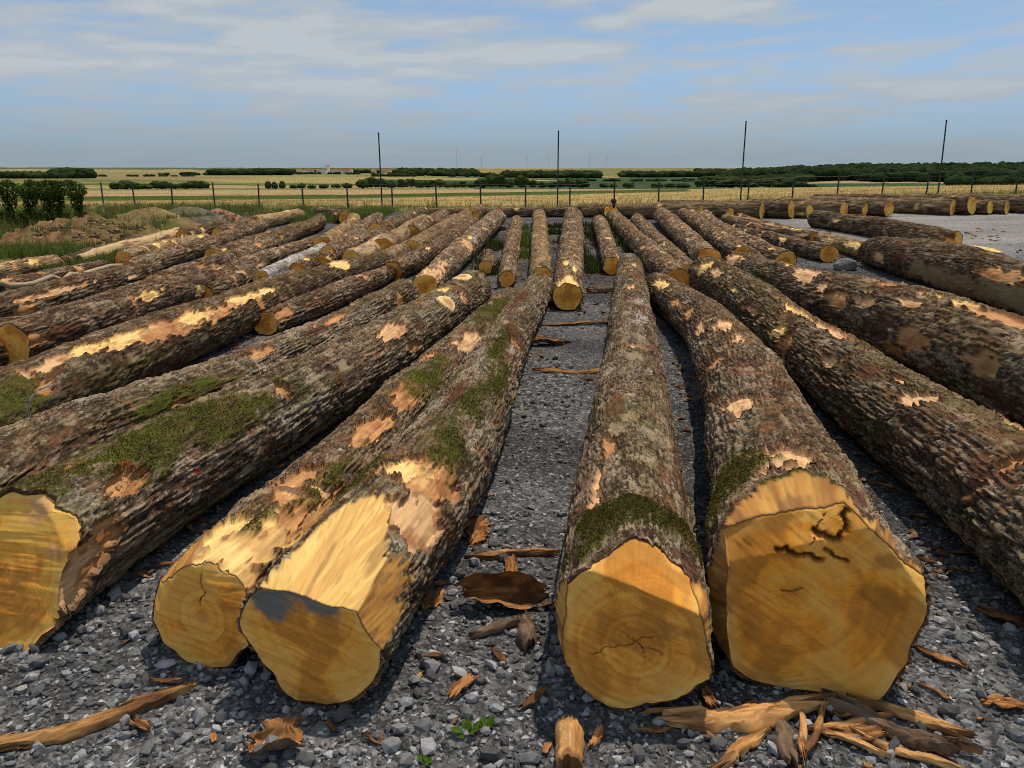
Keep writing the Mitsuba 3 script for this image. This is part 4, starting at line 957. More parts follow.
     {}, 17, 'SY', 0, dict()),
    ([(-4.500, 8.924, 0.117, 0.117), (-4.649, 10.618, 0.125, 0.125), (-4.838, 12.621, 0.123, 0.123)], 'grey-brown log in the left rows, ahead of the blunt brown log', None,
     [],
     {}, 13, 'SP', 0, dict()),
]
for i, (cp, lab, grp, fts, face, nr, kinds, mossn, ex) in enumerate(LOGS):
    cp = np.array(cp)
    L0 = np.linalg.norm(np.diff(cp[:, :3], axis=0), axis=1).sum()
    fts = list(fts) + (random_feats(50 + i, L0, nr, kinds) if nr else [])
    if not face:
        face = {"ty": 0.15 * math.sin(i * 2.1), "tx": 0.2 * math.sin(i * 1.3), "col": (0.58 + 0.05 * math.sin(i), 0.32, 0.085)}
    place_log(Log(cp, 11 + 3 * i, fts, face, **ex), lab, grp, mossn)

ROW = [[(8.502, 26.800, 0.426, 0.288), (5.282, 29.944, 0.352, 0.260)],
       [(9.519, 26.800, 0.447, 0.288), (5.885, 30.928, 0.370, 0.259)],
       [(10.128, 26.800, 0.405, 0.234), (6.820, 30.549, 0.341, 0.211)],
       [(11.280, 26.800, 0.465, 0.270), (8.681, 29.841, 0.414, 0.243)],
       [(12.001, 26.800, 0.444, 0.234), (8.757, 30.605, 0.390, 0.211)],
       [(12.817, 26.800, 0.479, 0.252), (9.536, 31.214, 0.430, 0.227)],
       [(14.978, 26.800, 0.542, 0.270), (11.886, 31.349, 0.509, 0.243)],
       [(15.613, 26.800, 0.609, 0.324), (12.123, 31.681, 0.566, 0.291)],
       [(16.234, 26.800, 0.532, 0.234), (13.481, 30.974, 0.516, 0.211)],
       [(16.812, 26.800, 0.527, 0.216), (14.473, 30.644, 0.522, 0.194)],
       [(17.723, 26.800, 0.600, 0.270), (15.477, 30.699, 0.597, 0.243)],
       [(18.606, 26.800, 0.618, 0.270), (16.447, 30.749, 0.624, 0.243)],
       [(6.385, 26.800, 0.366, 0.270), (2.634, 30.106, 0.287, 0.243)],
       [(7.419, 26.800, 0.333, 0.216), (5.239, 28.861, 0.282, 0.195)],
       [(3.500, 29.983, 0.229, 0.171), (-2.984, 30.436, 0.158, 0.154)],
       [(-0.459, 30.120, 0.185, 0.172), (-3.370, 30.845, 0.158, 0.155)],
       [(20.694, 31.000, 0.601, 0.216), (16.187, 31.000, 0.601, 0.216)],
       [(16.129, 30.500, 0.543, 0.193), (13.428, 30.500, 0.543, 0.193)],
       [(11.690, 30.000, 0.562, 0.171), (9.792, 30.000, 0.562, 0.171)]]
ROW_LABELS = {12: "log end with a tall orange cut poking up beyond the middle rows", 14: "long dark log lying crosswise beyond the middle rows, before the wheat", 15: "grey log lying crosswise at the far end of the left-hand logs"}
for i, cp in enumerate(ROW):
    cp = np.array(cp)
    L0 = np.linalg.norm(cp[1, :3] - cp[0, :3])
    stacked = i >= 16
    face = {"ty": 0.1 * math.sin(i), "tx": 0.15 * math.sin(i * 2.3), "col": (0.66, 0.42 + 0.03 * math.sin(i), 0.15)}
    ORD = ["third", "fourth", "fifth", "sixth", "seventh", "eighth", "ninth", "tenth", "eleventh", "twelfth", "thirteenth", "fourteenth"]
    lab = ROW_LABELS.get(i) or (["right", "middle", "left"][i - 16] + "most of the logs lying on top of the far crosswise row" if stacked else ORD[i] + " log from the left in the far crosswise row at the right" if i < 12 else "second log from the left in the far crosswise row at the right")
    grp = None if i in ROW_LABELS else ("logs lying on top of the back row" if stacked else "logs lying crosswise in the back row on the right")
    place_log(Log(cp, 301 + 7 * i, random_feats(400 + i, L0, 5, "PSRY", lo=60, hi=230), face, pale=0.25 if i % 3 == 0 else 0, tone=0.9), lab, grp)

BROKEN = [(3.501, 27.856, 0.299, 0.248), (3.251, 29.056, 0.249, 0.223)]
bk = place_log(Log(np.array(BROKEN), 777, [], {"ty": 0.5, "col": (0.62, 0.30, 0.07)}, tone=0.7), "broken log end with a dark upright knob, beyond the middle rows")
b0 = np.array(BROKEN[0])
kn = trimesh.creation.icosphere(3)
kv = kn.vertices * np.array([0.11, 0.10, 0.09]) * (1 + 0.5 * (fb(*(kn.vertices.T * 2.3), o=2, seed=5)[:, None] - 0.5))
stem = tube([(0, 0, -0.34), (0.01, 0, -0.16), (0.02, 0, 0)], [0.08, 0.055, 0.06], 10)
kv, kf = join([(kv, kn.faces), stem])
put(bk + "__branch_stub", (kv + np.array([b0[0] + 0.10, b0[1] + 0.15, b0[2] + b0[3] + 0.16]), kf), "mat_bark", smooth=True, color=np.tile((0.075, 0.052, 0.036), (len(kv), 1)))



# ------------------------------------------------------------------ bark and splinters lying on the gravel
def slab_mesh(L, W, th, curl, seed, taper=0.5, rough=1.0, nl=44, nw=17):
    """A curved slab of bark with frayed ends: outer side rough and dark, inner side fibrous and orange."""
    s, w = np.meshgrid(np.linspace(0, 1, nl), np.linspace(-1, 1, nw), indexing="ij")
    fr = fb(w * 5.5 + seed, w * 0, w * 0, o=3, seed=seed) - 0.5
    fr2 = fb(w * 5.5 + seed, w * 0 + 9, w * 0, o=3, seed=seed + 1) - 0.5
    x = L * (-0.5 + s + 0.55 * fr * rough * np.clip(1 - s * 2.2, 0, 1) + 0.55 * fr2 * rough * np.clip(s * 2.2 - 1.2, 0, 1))
    prof = 1 - taper * np.abs(2 * s - 1) ** 2.2 + 0.9 * rough * (fb(s * 5, w * 0 + np.sign(w) * 3, s * 0 + seed, o=3, seed=seed + 2) - 0.5)
    y = W / 2 * w * np.clip(prof, 0.10, 1.5) + 0.05 * L * np.sin(s * 3 + seed) + 0.03 * L * (fb(s * 4, 0 * s, 0 * s + seed, o=2, seed=seed + 8) - 0.5)
    z = -curl * W / 2 * w ** 2 + 0.12 * W * np.sin(s * 4 + seed) + 0.03 * L * (s - 0.5) ** 2 + 0.10 * W * (fb(s * 6, w, 0 * s + seed, o=2, seed=seed + 9) - 0.5)
    fib = fb(x * 9 + seed, y * 190, 0 * x, o=3, seed=seed + 5)
    pl = fb(x * 28, y * 70, 0 * x + seed, o=3, seed=seed + 3)
    edge = sm(1.0, 0.75, np.abs(w))
    top = np.stack([x, y, z + th * (0.15 + 0.35 * edge + 0.9 * (pl - 0.4) * edge * rough)], -1).reshape(-1, 3)
    bot = np.stack([x, y, z - th * (0.15 + 0.35 * edge) - th * 0.7 * (fib - 0.5) * edge], -1).reshape(-1, 3)
    f1 = grid_faces(nl, nw, False)
    n = nl * nw
    idx = np.arange(n).reshape(nl, nw)
    rim = np.r_[idx[0, :-1], idx[:-1, -1], idx[-1, :0:-1], idx[:0:-1, 0]]
    nx_ = np.roll(rim, -1)
    side = np.vstack([np.stack([rim, nx_ + n, nx_], -1), np.stack([rim, rim + n, nx_ + n], -1)])
    return np.vstack([top, bot]), np.vstack([f1[:, ::-1], f1 + n, side[:, ::-1]]), fib.ravel(), pl.ravel(), fb(x * 12, y * 30, 0 * x + seed, o=3, seed=seed + 6).ravel()


def debris(name, label, cat, pos, L, W, th=0.008, curl=0.3, rot=0, tilt=(0, 0), seed=0, taper=0.5, up="in", lift=None, group=None, rough=1.0):
    small = L < 0.07
    v, f, fib, pl, bl = slab_mesh(L, W, th, curl, seed, taper, rough, 12 if small else 44, 7 if small else 17)
    k = 0.75 + 0.5 * ((seed * 37) % 11) / 10
    o_ = lerp((0.060, 0.036, 0.025), (0.215, 0.155, 0.110), np.clip(pl * 1.3 - 0.1, 0, 1)) * k
    i_ = lerp((0.15, 0.055, 0.022), (0.50, 0.255, 0.095), np.clip(fib * 1.5 - 0.25, 0, 1)) * k
    i_ = lerp(i_, (0.085, 0.045, 0.028), 0.8 * sm(0.50, 0.62, bl))
    if up == "wood":
        i_ = lerp((0.26, 0.115, 0.038), (0.66, 0.39, 0.16), np.clip(fib * 1.5 - 0.25, 0, 1)) * (0.9 * k)
        i_ = lerp(i_, (0.13, 0.062, 0.035), 0.8 * sm(0.52, 0.63, bl))
        o_ = i_
    c = np.vstack([o_, i_])
    if up == "in":
        v = v * np.array([1, -1, -1])
    Mx = trimesh.transformations.euler_matrix(math.radians(tilt[0]), math.radians(tilt[1]), math.radians(rot))[:3, :3]
    v = v @ Mx.T
    z0 = float(yard_h(np.array([pos[0]]), np.array([pos[1]]))[0])
    v = v + np.array([pos[0], pos[1], z0 - np.percentile(v[:, 2], 8) + (0.004 if lift is None else lift)])
    put(thing(name, label, cat, group), (v, f), "mat_matte", smooth=40 and True, color=c)


debris('bark_strip', 'long split strip of orange wood at the bottom left corner', 'bark strip', (-1.395, 2.064), 0.55, 0.06, rot=28, th=0.022, curl=0.4, seed=3, taper=0.6, up='wood', rough=1.2)
debris('bark_slab', 'curled brown bark slab below the shaved front log, hollow side up', 'bark slab', (-0.725, 1.976), 0.15, 0.13, rot=-15, th=0.01, curl=0.8, seed=7, taper=0.25)
debris('bark_slab', 'upright-lying block of flaky brown bark at the bottom edge below the straight middle log', 'bark slab', (0.17, 1.959), 0.16, 0.085, rot=84, th=0.04, curl=0.25, seed=10, taper=0.12, up='wood', rough=0.45)
debris('bark_strip', 'thin bark strip crossing the gravel lane beside the straight middle log', 'bark strip', (0.0, 3.179), 0.34, 0.045, rot=3, th=0.018, curl=0.5, seed=12, taper=0.35, up='wood')
debris('bark_strip', 'short upright bark strip under the thin crossing one', 'bark strip', (-0.004, 3.069), 0.16, 0.05, rot=88, th=0.008, curl=0.3, seed=14, taper=0.2)
debris('bark_slab', 'big hollow bark curl with black inside, left of the straight middle log', 'bark slab', (-0.029, 2.814), 0.34, 0.14, rot=8, th=0.01, curl=1.2, seed=17, taper=0.5, tilt=(48, 0), rough=0.55)
debris('bark_slab', 'oval orange bark piece leaning by the shaved front log', 'bark slab', (-0.329, 2.776), 0.14, 0.07, rot=68, th=0.01, curl=0.4, seed=19, taper=0.7, tilt=(25, 0))
debris('bark_slab', 'dark forked root bark just left of the middle cut end', 'bark slab', (0.061, 2.573), 0.2, 0.075, rot=100, th=0.022, curl=0.5, seed=26, taper=0.5, up='out', rough=0.7)
debris('bark_strip', 'dark root-like bark arm lying left of the forked root bark', 'bark strip', (-0.065, 2.593), 0.18, 0.045, rot=20, th=0.02, curl=0.5, seed=24, taper=0.6, up='out', rough=0.7)
debris('bark_slab', 'red-brown shredded bark by the dark side of the shaved front log', 'bark slab', (-0.155, 3.41), 0.22, 0.12, rot=70, th=0.012, curl=0.2, seed=27, taper=0.7, rough=1.8)
debris('bark_strip', 'tilted orange bark chip with two slanting halves on open gravel', 'bark chip', (-0.167, 2.255), 0.13, 0.045, rot=62, th=0.01, curl=0.5, seed=29, taper=0.2)
debris('bark_strip', 'narrow rusty splinter near the lower left side of the middle cut end', 'splinter', (0.067, 2.188), 0.12, 0.03, rot=55, th=0.012, curl=0.4, seed=31, taper=0.6)
debris('bark_strip', 'crooked rusty chip right of the tilted orange bark chip', 'bark chip', (-0.047, 2.417), 0.1, 0.028, rot=112, th=0.01, curl=0.4, seed=33, taper=0.4)
debris('bark_strip', 'flat orange chip below the oval orange bark piece', 'bark chip', (-0.282, 2.423), 0.08, 0.03, rot=10, th=0.008, curl=0.4, seed=35, taper=0.5)
debris('bark_strip', 'small orange chip on gravel below the shaved front cut end', 'bark chip', (-0.414, 1.998), 0.08, 0.03, rot=-25, th=0.008, curl=0.4, seed=36, taper=0.5)
debris('bark_strip', 'small reddish stick of bark on the left gravel below the narrow log', 'bark chip', (-1.191, 2.282), 0.1, 0.022, rot=0, th=0.01, curl=0.4, seed=38, taper=0.3)
debris('bark_strip', 'small orange chip beside the long strip at the bottom left', 'bark chip', (-1.172, 2.055), 0.09, 0.035, rot=-40, th=0.01, curl=0.4, seed=39, taper=0.5)
debris('bark_slab', 'large tan bark slab heading the litter heap below the stoutest log', 'bark slab', (0.739, 2.12), 0.46, 0.1, rot=6, th=0.018, curl=0.5, seed=41, taper=0.55, up='wood')
debris('bark_strip', 'thin dark bark strip at the left of the litter heap', 'bark strip', (0.625, 2.12), 0.3, 0.03, rot=3, th=0.012, curl=0.4, seed=42, taper=0.5, up='out')
debris('splinter', 'orange splinter pointing to the bottom left in the litter heap', 'splinter', (0.699, 1.959), 0.24, 0.05, rot=32, th=0.012, curl=0.4, seed=43, taper=0.6, up='wood')
debris('bark_strip', 'dark upright bark strip in the middle of the litter heap', 'bark strip', (0.843, 1.989), 0.2, 0.06, rot=86, th=0.016, curl=0.4, seed=45, taper=0.3, up='out')
debris('splinter', 'curved orange splinter standing beside the dark upright strip', 'splinter', (0.9, 2.02), 0.26, 0.025, rot=78, th=0.01, curl=0.4, seed=46, taper=0.5, up='wood', lift=0.015)
debris('splinter', 'second curved splinter arching over the litter heap', 'splinter', (0.943, 2.033), 0.26, 0.022, rot=60, th=0.01, curl=0.4, seed=47, taper=0.5, up='wood', lift=0.02)
debris('splinter', 'long fibrous splinter lying across the middle of the litter heap', 'splinter', (1.074, 2.069), 0.24, 0.035, rot=8, th=0.012, curl=0.4, seed=48, taper=0.5, up='wood', lift=0.01)
debris('splinter', 'straight tan splinter pointing down right in the litter heap', 'splinter', (1.025, 1.989), 0.2, 0.026, rot=-42, th=0.01, curl=0.4, seed=49, taper=0.5, up='wood', lift=0.01)
debris('bark_slab', 'short orange bark plate lying under the straight tan splinter', 'bark slab', (1.08, 2.024), 0.16, 0.06, rot=0, th=0.01, curl=0.4, seed=50, taper=0.4)
debris('bark_strip', 'tan bark plank above the right end of the litter heap', 'bark strip', (1.274, 2.101), 0.3, 0.055, rot=-24, th=0.014, curl=0.4, seed=51, taper=0.4, up='wood')
debris('bark_slab', 'broad grey lichened bark slab at the right of the litter heap', 'bark slab', (1.231, 2.033), 0.34, 0.09, rot=-36, th=0.022, curl=0.3, seed=53, taper=0.4, up='out', rough=1.5)
debris('splinter', 'orange splinter along the lower edge of the grey bark slab', 'splinter', (1.19, 1.951), 0.28, 0.032, rot=-38, th=0.012, curl=0.4, seed=54, taper=0.5, up='wood', lift=0.008)
debris('bark_strip', 'curled dark bark flake behind the two curved splinters', 'bark strip', (1.028, 2.13), 0.13, 0.06, rot=-20, th=0.012, curl=0.8, seed=55, taper=0.4)
debris('bark_strip', 'rusty chip right of the stoutest log, beside its lower edge', 'bark chip', (1.546, 2.417), 0.15, 0.035, rot=-52, th=0.01, curl=0.4, seed=57, taper=0.5)
debris('bark_strip', 'dark rusty chip lying in the shade of the long right log', 'bark chip', (1.92, 2.675), 0.14, 0.06, rot=-60, th=0.012, curl=0.4, seed=58, taper=0.3)
debris('bark_strip', 'crumbly rust-red bark flake at the lower right edge', 'bark chip', (1.618, 2.169), 0.1, 0.06, rot=-15, th=0.012, curl=0.3, seed=59, taper=0.6, rough=1.6)
debris('bark_strip', 'thin rusty sliver on gravel between stoutest log and right edge', 'splinter', (1.425, 2.234), 0.1, 0.018, rot=-50, th=0.008, curl=0.3, seed=60, taper=0.4)
debris('bark_strip', 'brown upright chip just below the middle cut end, to its right', 'bark chip', (0.654, 2.199), 0.1, 0.035, rot=100, th=0.012, curl=0.4, seed=61, taper=0.3)
debris('bark_strip', 'rusty chip at the bottom between the middle block and the litter heap', 'bark chip', (0.449, 2.042), 0.09, 0.022, rot=5, th=0.008, curl=0.3, seed=62, taper=0.5)
debris('bark_strip', 'leaning rusty flake right of the flaky bark block', 'bark chip', (0.262, 2.02), 0.09, 0.03, rot=68, th=0.01, curl=0.4, seed=63, taper=0.4)
debris('bark_strip', 'long red-brown bark ribbon across the gravel lane, further of the two', 'bark strip', (0.841, 8.731), 0.85, 0.07, rot=2, th=0.012, curl=0.4, seed=65, taper=0.3)
debris('bark_strip', 'pale orange bark ribbon across the gravel lane, nearer of the two', 'bark strip', (0.579, 6.535), 0.6, 0.08, rot=-2, th=0.012, curl=0.4, seed=66, taper=0.5, up='wood')
debris('bark_strip', 'heap-like red bark flake at the left of the gravel lane', 'bark strip', (0.377, 7.668), 0.35, 0.2, rot=30, th=0.02, curl=0.2, seed=67, taper=0.6, rough=1.6)
debris('bark_strip', 'dark grey bark roll lying alone on the gravel lane', 'bark roll', (1.369, 11.162), 0.42, 0.14, rot=-4, th=0.05, curl=0.7, seed=68, taper=0.2, up='out')

rc = np.random.default_rng(77)
n_chip = 0
while n_chip < 90:
    y = 1.5 + 5.5 * rc.random() ** 1.6
    x = (rc.random() * 2 - 1) * 0.66 * (y + 0.3)
    if fb(np.array([x * 1.3]), np.array([y * 1.3]), np.array([2.0]), o=2, seed=3)[0] < 0.47:
        continue
    debris("bark_chip", "small reddish bark crumb scattered on the grey gravel", "bark chip", (round(x, 3), round(y, 3)), rc.uniform(0.02, 0.06), rc.uniform(0.010, 0.022), th=0.006, curl=0.3, rot=rc.uniform(0, 180),
           tilt=(rc.uniform(-20, 20), rc.uniform(-15, 15)), seed=100 + n_chip, taper=0.5, up="wood" if rc.random() < 0.3 else "in", group="small bark crumbs on the gravel")
    n_chip += 1


# ------------------------------------------------------------------ boulder, sawdust, twigs, sprouts
bm = trimesh.creation.icosphere(3)
bv = bm.vertices * np.array([0.20, 0.16, 0.13]) * (1 + 0.5 * (fb(*(bm.vertices.T * 1.6), o=3, seed=12)[:, None] - 0.5))
bx, by = (5.977, 13.869)
put(thing("boulder", "rough grey boulder wedged among log ends on the right", "boulder"), (bv + np.array([bx, by, 0.08 + gh(bx, by)]), bm.faces), "mat_stone", smooth=35 and True,
    color=lerp((0.11, 0.108, 0.10), (0.30, 0.295, 0.28), fb(*(bm.vertices.T * 4), o=3, seed=2)))


def heap(name, label, x0, y0, rx, ry, h, cols, seed, rough=0.06, nr=46, na=110, power=1.5):
    k, a = np.meshgrid(np.linspace(0, 1, nr), np.linspace(0, 2 * np.pi, na, endpoint=False), indexing="ij")
    wob = 1 + 0.5 * (fb(np.cos(a) * 1.3, np.sin(a) * 1.3, 0 * a + seed, o=2, seed=seed) - 0.5)
    x, y = x0 + rx * k * wob * np.cos(a), y0 + ry * k * wob * np.sin(a)
    z = h * np.clip(1 - k ** power, 0, 1) * (0.75 + 0.5 * fb(x * 1.2, y * 1.2, 0 * x, o=2, seed=seed + 1))
    z = z + rough * (fb(x * 5, y * 5, 0 * x, o=4, seed=seed + 2) - 0.5) * sm(1.0, 0.8, k)
    z = z - 0.05 * k ** 8 + gh(x, y)
    n = fb(x * 9, y * 9, 0 * x, o=4, seed=seed + 3)
    c = lerp(cols[0], cols[1], sm(0.3, 0.7, n).ravel())
    c = lerp(c, cols[2], (0.8 * sm(0.54, 0.62, fb(x * 1.6, y * 1.6, 0 * x + 4, o=3, seed=seed + 4))).ravel())
    return put(thing(name, label, "heap"), (np.stack([x, y, z], -1).reshape(-1, 3), grid_faces(nr, na)), "mat_matte", smooth=True, color=c)


def clods(parent, name, n, x0, y0, rx, ry, h, tones, seed, size=(0.03, 0.09)):
    r = np.random.default_rng(seed)
    ps = []
    cc = []
    for _ in range(n):
        k, a = r.random() ** 0.6 * 0.95, r.random() * 6.283
        v, f = stone_shape(r)
        s = r.uniform(*size)
        x, y = x0 + rx * k * math.cos(a), y0 + ry * k * math.sin(a)
        ps.append((v * s + np.array([x, y, h * max(0, 1 - k ** 1.5) * 0.95 + 0.02]), f))
        cc.append(np.tile(lerp(*tones, r.random()), (12, 1)))
    key = thing(name, kind="stuff", parent=parent)
    put(key, join(ps), "mat_matte", color=np.vstack(cc))


hp = heap("earth_heap", "broad heap of brown earth and stones beyond the left-hand logs", -10.4, 19.3, 2.35, 1.9, 0.62, ((0.13, 0.078, 0.040), (0.28, 0.175, 0.088), (0.14, 0.125, 0.045)), 3, 0.34)
clods(hp, "clod", 900, -10.4, 19.3, 2.2, 1.8, 0.60, ((0.12, 0.075, 0.045), (0.32, 0.215, 0.13)), 4)
hp = heap("sand_heap", "grassy tan heap of soil between the brown earth heap and the fence", -11.3, 24.6, 1.75, 1.4, 0.66, ((0.17, 0.125, 0.055), (0.24, 0.19, 0.09), (0.12, 0.13, 0.04)), 13, 0.08)
hp = heap("gravel_heap", "low grey gravel heap beside the grassy tan heap", -10.75, 26.0, 1.35, 1.2, 0.58, ((0.11, 0.105, 0.09), (0.19, 0.18, 0.15), (0.14, 0.13, 0.07)), 23, 0.08)
hp = heap("rubble_heap", "small heap of reddish rubble by the fence, right of the grey gravel heap", -10.6, 28.5, 1.0, 0.7, 0.40, ((0.24, 0.11, 0.07), (0.40, 0.26, 0.18), (0.2, 0.16, 0.1)), 33, 0.15)
clods(hp, "clod", 90, -10.6, 28.5, 0.9, 0.6, 0.36, ((0.22, 0.10, 0.06), (0.46, 0.30, 0.22)), 34, (0.04, 0.12))
sx_, sy_ = (10.186, 17.227)
heap("sawdust_heap", "flat spill of yellow sawdust on the lane beside the mossy log end", sx_, sy_, 0.55, 0.85, 0.09, ((0.56, 0.42, 0.13), (0.74, 0.60, 0.26), (0.45, 0.34, 0.14)), 43, 0.05)


def twig(label, pts, r0, r1, col, branches=()):
    p = np.array(pts, float)
    q = PchipInterpolator(np.linspace(0, 1, len(p)), p)(np.linspace(0, 1, 16))
    q = q + 0.012 * np.linalg.norm(p[-1] - p[0]) * np.random.default_rng(len(label)).normal(size=q.shape)
    parts = [tube(q, np.linspace(r0, r1, 16), 6)]
    for k, d in branches:
        b = q[k] + np.linspace(0, 1, 6)[:, None] * np.array(d)
        parts.append(tube(b, np.linspace(r1 * 1.2, r1 * 0.5, 6), 5))
    v, f = join(parts)
    put(thing("dead_twig", label, "twig"), (v, f), "mat_bare", smooth=True, color=lerp(np.array(col) * 0.7, np.array(col) * 1.2, nz(*(v.T * 40), seed=2)))


twig("straight pale twig leaning across the left-hand logs below the fence", [(-7.221, 17.0, 0.356), (-6.752, 16.2, 0.091), (-6.173, 15.2, -0.121)], 0.022, 0.012, (0.40, 0.34, 0.27))
twig("forked pale twig standing among logs left of centre", [(-4.118, 11.6, -0.082), (-4.157, 11.7, 0.025), (-4.26, 11.9, 0.151)], 0.016, 0.006, (0.36, 0.29, 0.22), [(8, (0.22, 0.1, 0.16)), (6, (-0.18, 0.0, 0.20))])
twig("curving grey twig on the dark mossy log at the left edge", [(-2.8, 4.25, 0.288), (-2.752, 4.2, 0.425), (-2.72, 4.25, 0.494), (-2.695, 4.35, 0.502)], 0.007, 0.004, (0.36, 0.33, 0.28), [(5, (0.05, 0.02, 0.10)), (10, (0.10, 0.0, 0.03))])
twig("short bent pale twig sticking up behind the mossy front log", [(-2.422, 4.35, 0.154), (-2.495, 4.4, 0.201), (-2.606, 4.45, 0.203)], 0.006, 0.004, (0.42, 0.37, 0.29))
twig("long pale crooked branch lying along the furrowed log at the left edge", [(-5.96, 9.0, 0.223), (-5.788, 9.6, 0.225), (-5.816, 10.6, 0.224), (-5.865, 11.8, 0.256), (-5.794, 12.4, 0.31)], 0.022, 0.010, (0.34, 0.28, 0.21))
twig("long barkless pole on the log behind the furrowed one, left edge", [(-7.139, 10.3, 0.185), (-6.718, 11.2, 0.199), (-6.51, 12.2, 0.175), (-6.298, 13.4, 0.181)], 0.05, 0.035, (0.40, 0.30, 0.19))
twig("tangled thin brown twig hanging over logs left of the forked pale twig", [(-3.88, 12.0, 0.262), (-3.979, 11.8, 0.164), (-4.013, 11.6, 0.07), (-3.865, 11.4, -0.021)], 0.010, 0.006, (0.22, 0.17, 0.13), [(7, (0.2, 0, 0.1))])


def sprout(label, x, y, n, s, seed):
    r = np.random.default_rng(seed)
    z0 = float(yard_h(np.array([x]), np.array([y]))[0])
    ps = []
    for i in range(n):
        a, l = r.random() * 6.283, s * r.uniform(0.7, 1.3)
        d, e = np.array([math.cos(a), math.sin(a), r.uniform(0.5, 1.2)]), np.array([-math.sin(a), math.cos(a), 0])
        d /= np.linalg.norm(d)
        b = np.array([x, y, z0]) + r.normal(size=3) * 0.006
        w = l * 0.24
        v = np.array([b, b + d * l * 0.45 + e * w, b + d * l * 0.5 + np.array([0, 0, -0.1 * l]), b + d * l * 0.45 - e * w, b + d * l + np.array([0, 0, -0.15 * l])])
        ps.append((v, np.array([[0, 2, 1], [0, 3, 2], [1, 2, 4], [2, 3, 4]])))
    v, f = join(ps)
    put(thing("weed_sprout", label, "weed"), (v, f), "mat_leaf", color=lerp((0.06, 0.12, 0.015), (0.12, 0.22, 0.03), r.random(len(v))))


sprout("small green weed sprouting from gravel left of the middle cut end", *(-0.138, 2.033), 8, 0.05, 1)
sprout("second small weed with narrow leaves, just right of the green sprout", *(-0.076, 2.051), 6, 0.045, 2)
sprout("yellowish weed sprout at the bottom edge near the picture's middle", *(-0.256, 1.91), 6, 0.045, 3)

# ------------------------------------------------------------------ fence, poles
fence = thing("fence", "dark metal post and wire fence between the yard and the wheat", "fence")
FP = [(-29.5, 46.0), (-25.5, 43.5), (-21.2, 41.0), (-18.9, 39.6), (-16.6, 38.6)] + [(-14.3 + 2.135 * i, 38.0) for i in range(21)]
zf_ = lambda x, y: float(land_h(np.array([x]), np.array([y]))[0])
tops = []
rp = np.random.default_rng(9)
for x, y in FP:
    z = zf_(x, y)
    h = 1.14 + rp.uniform(-0.04, 0.05)
    lx, ly = rp.normal(0, 0.018), rp.normal(0, 0.018)
    parts = [tube([(x, y, z - 0.3), (x + lx * h, y + ly * h, z + h)], 0.038, 8), tube([(x + lx * h, y + ly * h, z + h - 0.01), (x + lx * h, y + ly * h, z + h + 0.02)], 0.043, 8)]
    put(thing("post", parent=fence), join(parts), "mat_iron")
    tops.append((x, y, z, h, lx, ly))
for hz in (0.10, 0.36, 0.62, 0.88, 1.08):
    put(thing("wire", parent=fence), tube([(x + lx * hz, y - 0.045, z + hz * h / 1.14) for x, y, z, h, lx, ly in tops], 0.011 if hz > 1 else 0.004, 5), "mat_iron", smooth=True)
for i, (x, y, ht, lean, lab) in enumerate([(-6.35, 38.6, 3.48, -0.02, "leftmost of the four tall thin dark poles along the fence"), (2.22, 38.6, 3.52, 0.0, "second tall thin dark pole from the left along the fence"),
                                          (11.15, 38.6, 3.72, -0.02, "third tall thin dark pole from the left along the fence"), (20.75, 38.6, 3.45, -0.10, "rightmost tall thin dark pole along the fence")]):
    z = zf_(x, y)
    pk = thing("tall_pole", lab, "pole")
    put(pk + "__shaft", tube([(x, y, z - 0.4), (x + lean * 0.5, y, z + ht * 0.5), (x + lean, y, z + ht)], [0.036, 0.034, 0.032], 10), "mat_iron", smooth=True)
    put(pk + "__cap", tube([(x + lean, y, z + ht), (x + lean, y, z + ht + 0.03)], 0.04, 10), "mat_iron")

# ------------------------------------------------------------------ grass, wheat
def blades(x, y, z, n, h, spread, width, cols, r, droop=0.35):
    m = len(x)
    bx, by = np.repeat(x, n) + r.normal(0, spread, m * n), np.repeat(y, n) + r.normal(0, spread, m * n)
    bz = np.repeat(z, n)
    hh = np.repeat(h, n) * r.uniform(0.5, 1.1, m * n)
    a = r.random(m * n) * 6.283
    lean = hh * r.uniform(0.05, droop, m * n)
    dx, dy = np.cos(a), np.sin(a)
    w = width * r.uniform(0.6, 1.3, m * n)
    b = np.stack([bx, by, bz], -1)
    side = np.stack([-dy, dx, 0 * dx], -1) * w[:, None]
    mid = b + np.stack([dx * lean * 0.35, dy * lean * 0.35, hh * 0.6], -1)
    tip = b + np.stack([dx * lean, dy * lean, hh], -1)
    v = np.stack([b - side, b + side, mid + side * 0.7, mid - side * 0.7, tip], 1).reshape(-1, 3)
    f = (np.array([[0, 1, 2], [0, 2, 3], [3, 2, 4]])[None] + (np.arange(m * n) * 5)[:, None, None]).reshape(-1, 3)
    t = np.repeat(r.random(m), n) * 0.6 + 0.4 * r.random(m * n)
    c = np.repeat(lerp(cols[0], cols[1], t), 5, 0)
    return v, f, c


def stuff(name, label, cat, parts, mat="mat_leaf"):
    v, f = join([(p[0], p[1]) for p in parts])
    put(thing(name, label, cat, kind="stuff"), (v, f), mat, color=np.vstack([p[2] for p in parts]))


rg = np.random.default_rng(31)
GREEN, OLIVE, DRY = ((0.075, 0.115, 0.024), (0.17, 0.22, 0.055)), ((0.09, 0.105, 0.03), (0.19, 0.19, 0.065)), ((0.20, 0.16, 0.07), (0.36, 0.29, 0.13))
DARKG = ((0.026, 0.042, 0.012), (0.070, 0.085, 0.026))
parts = []


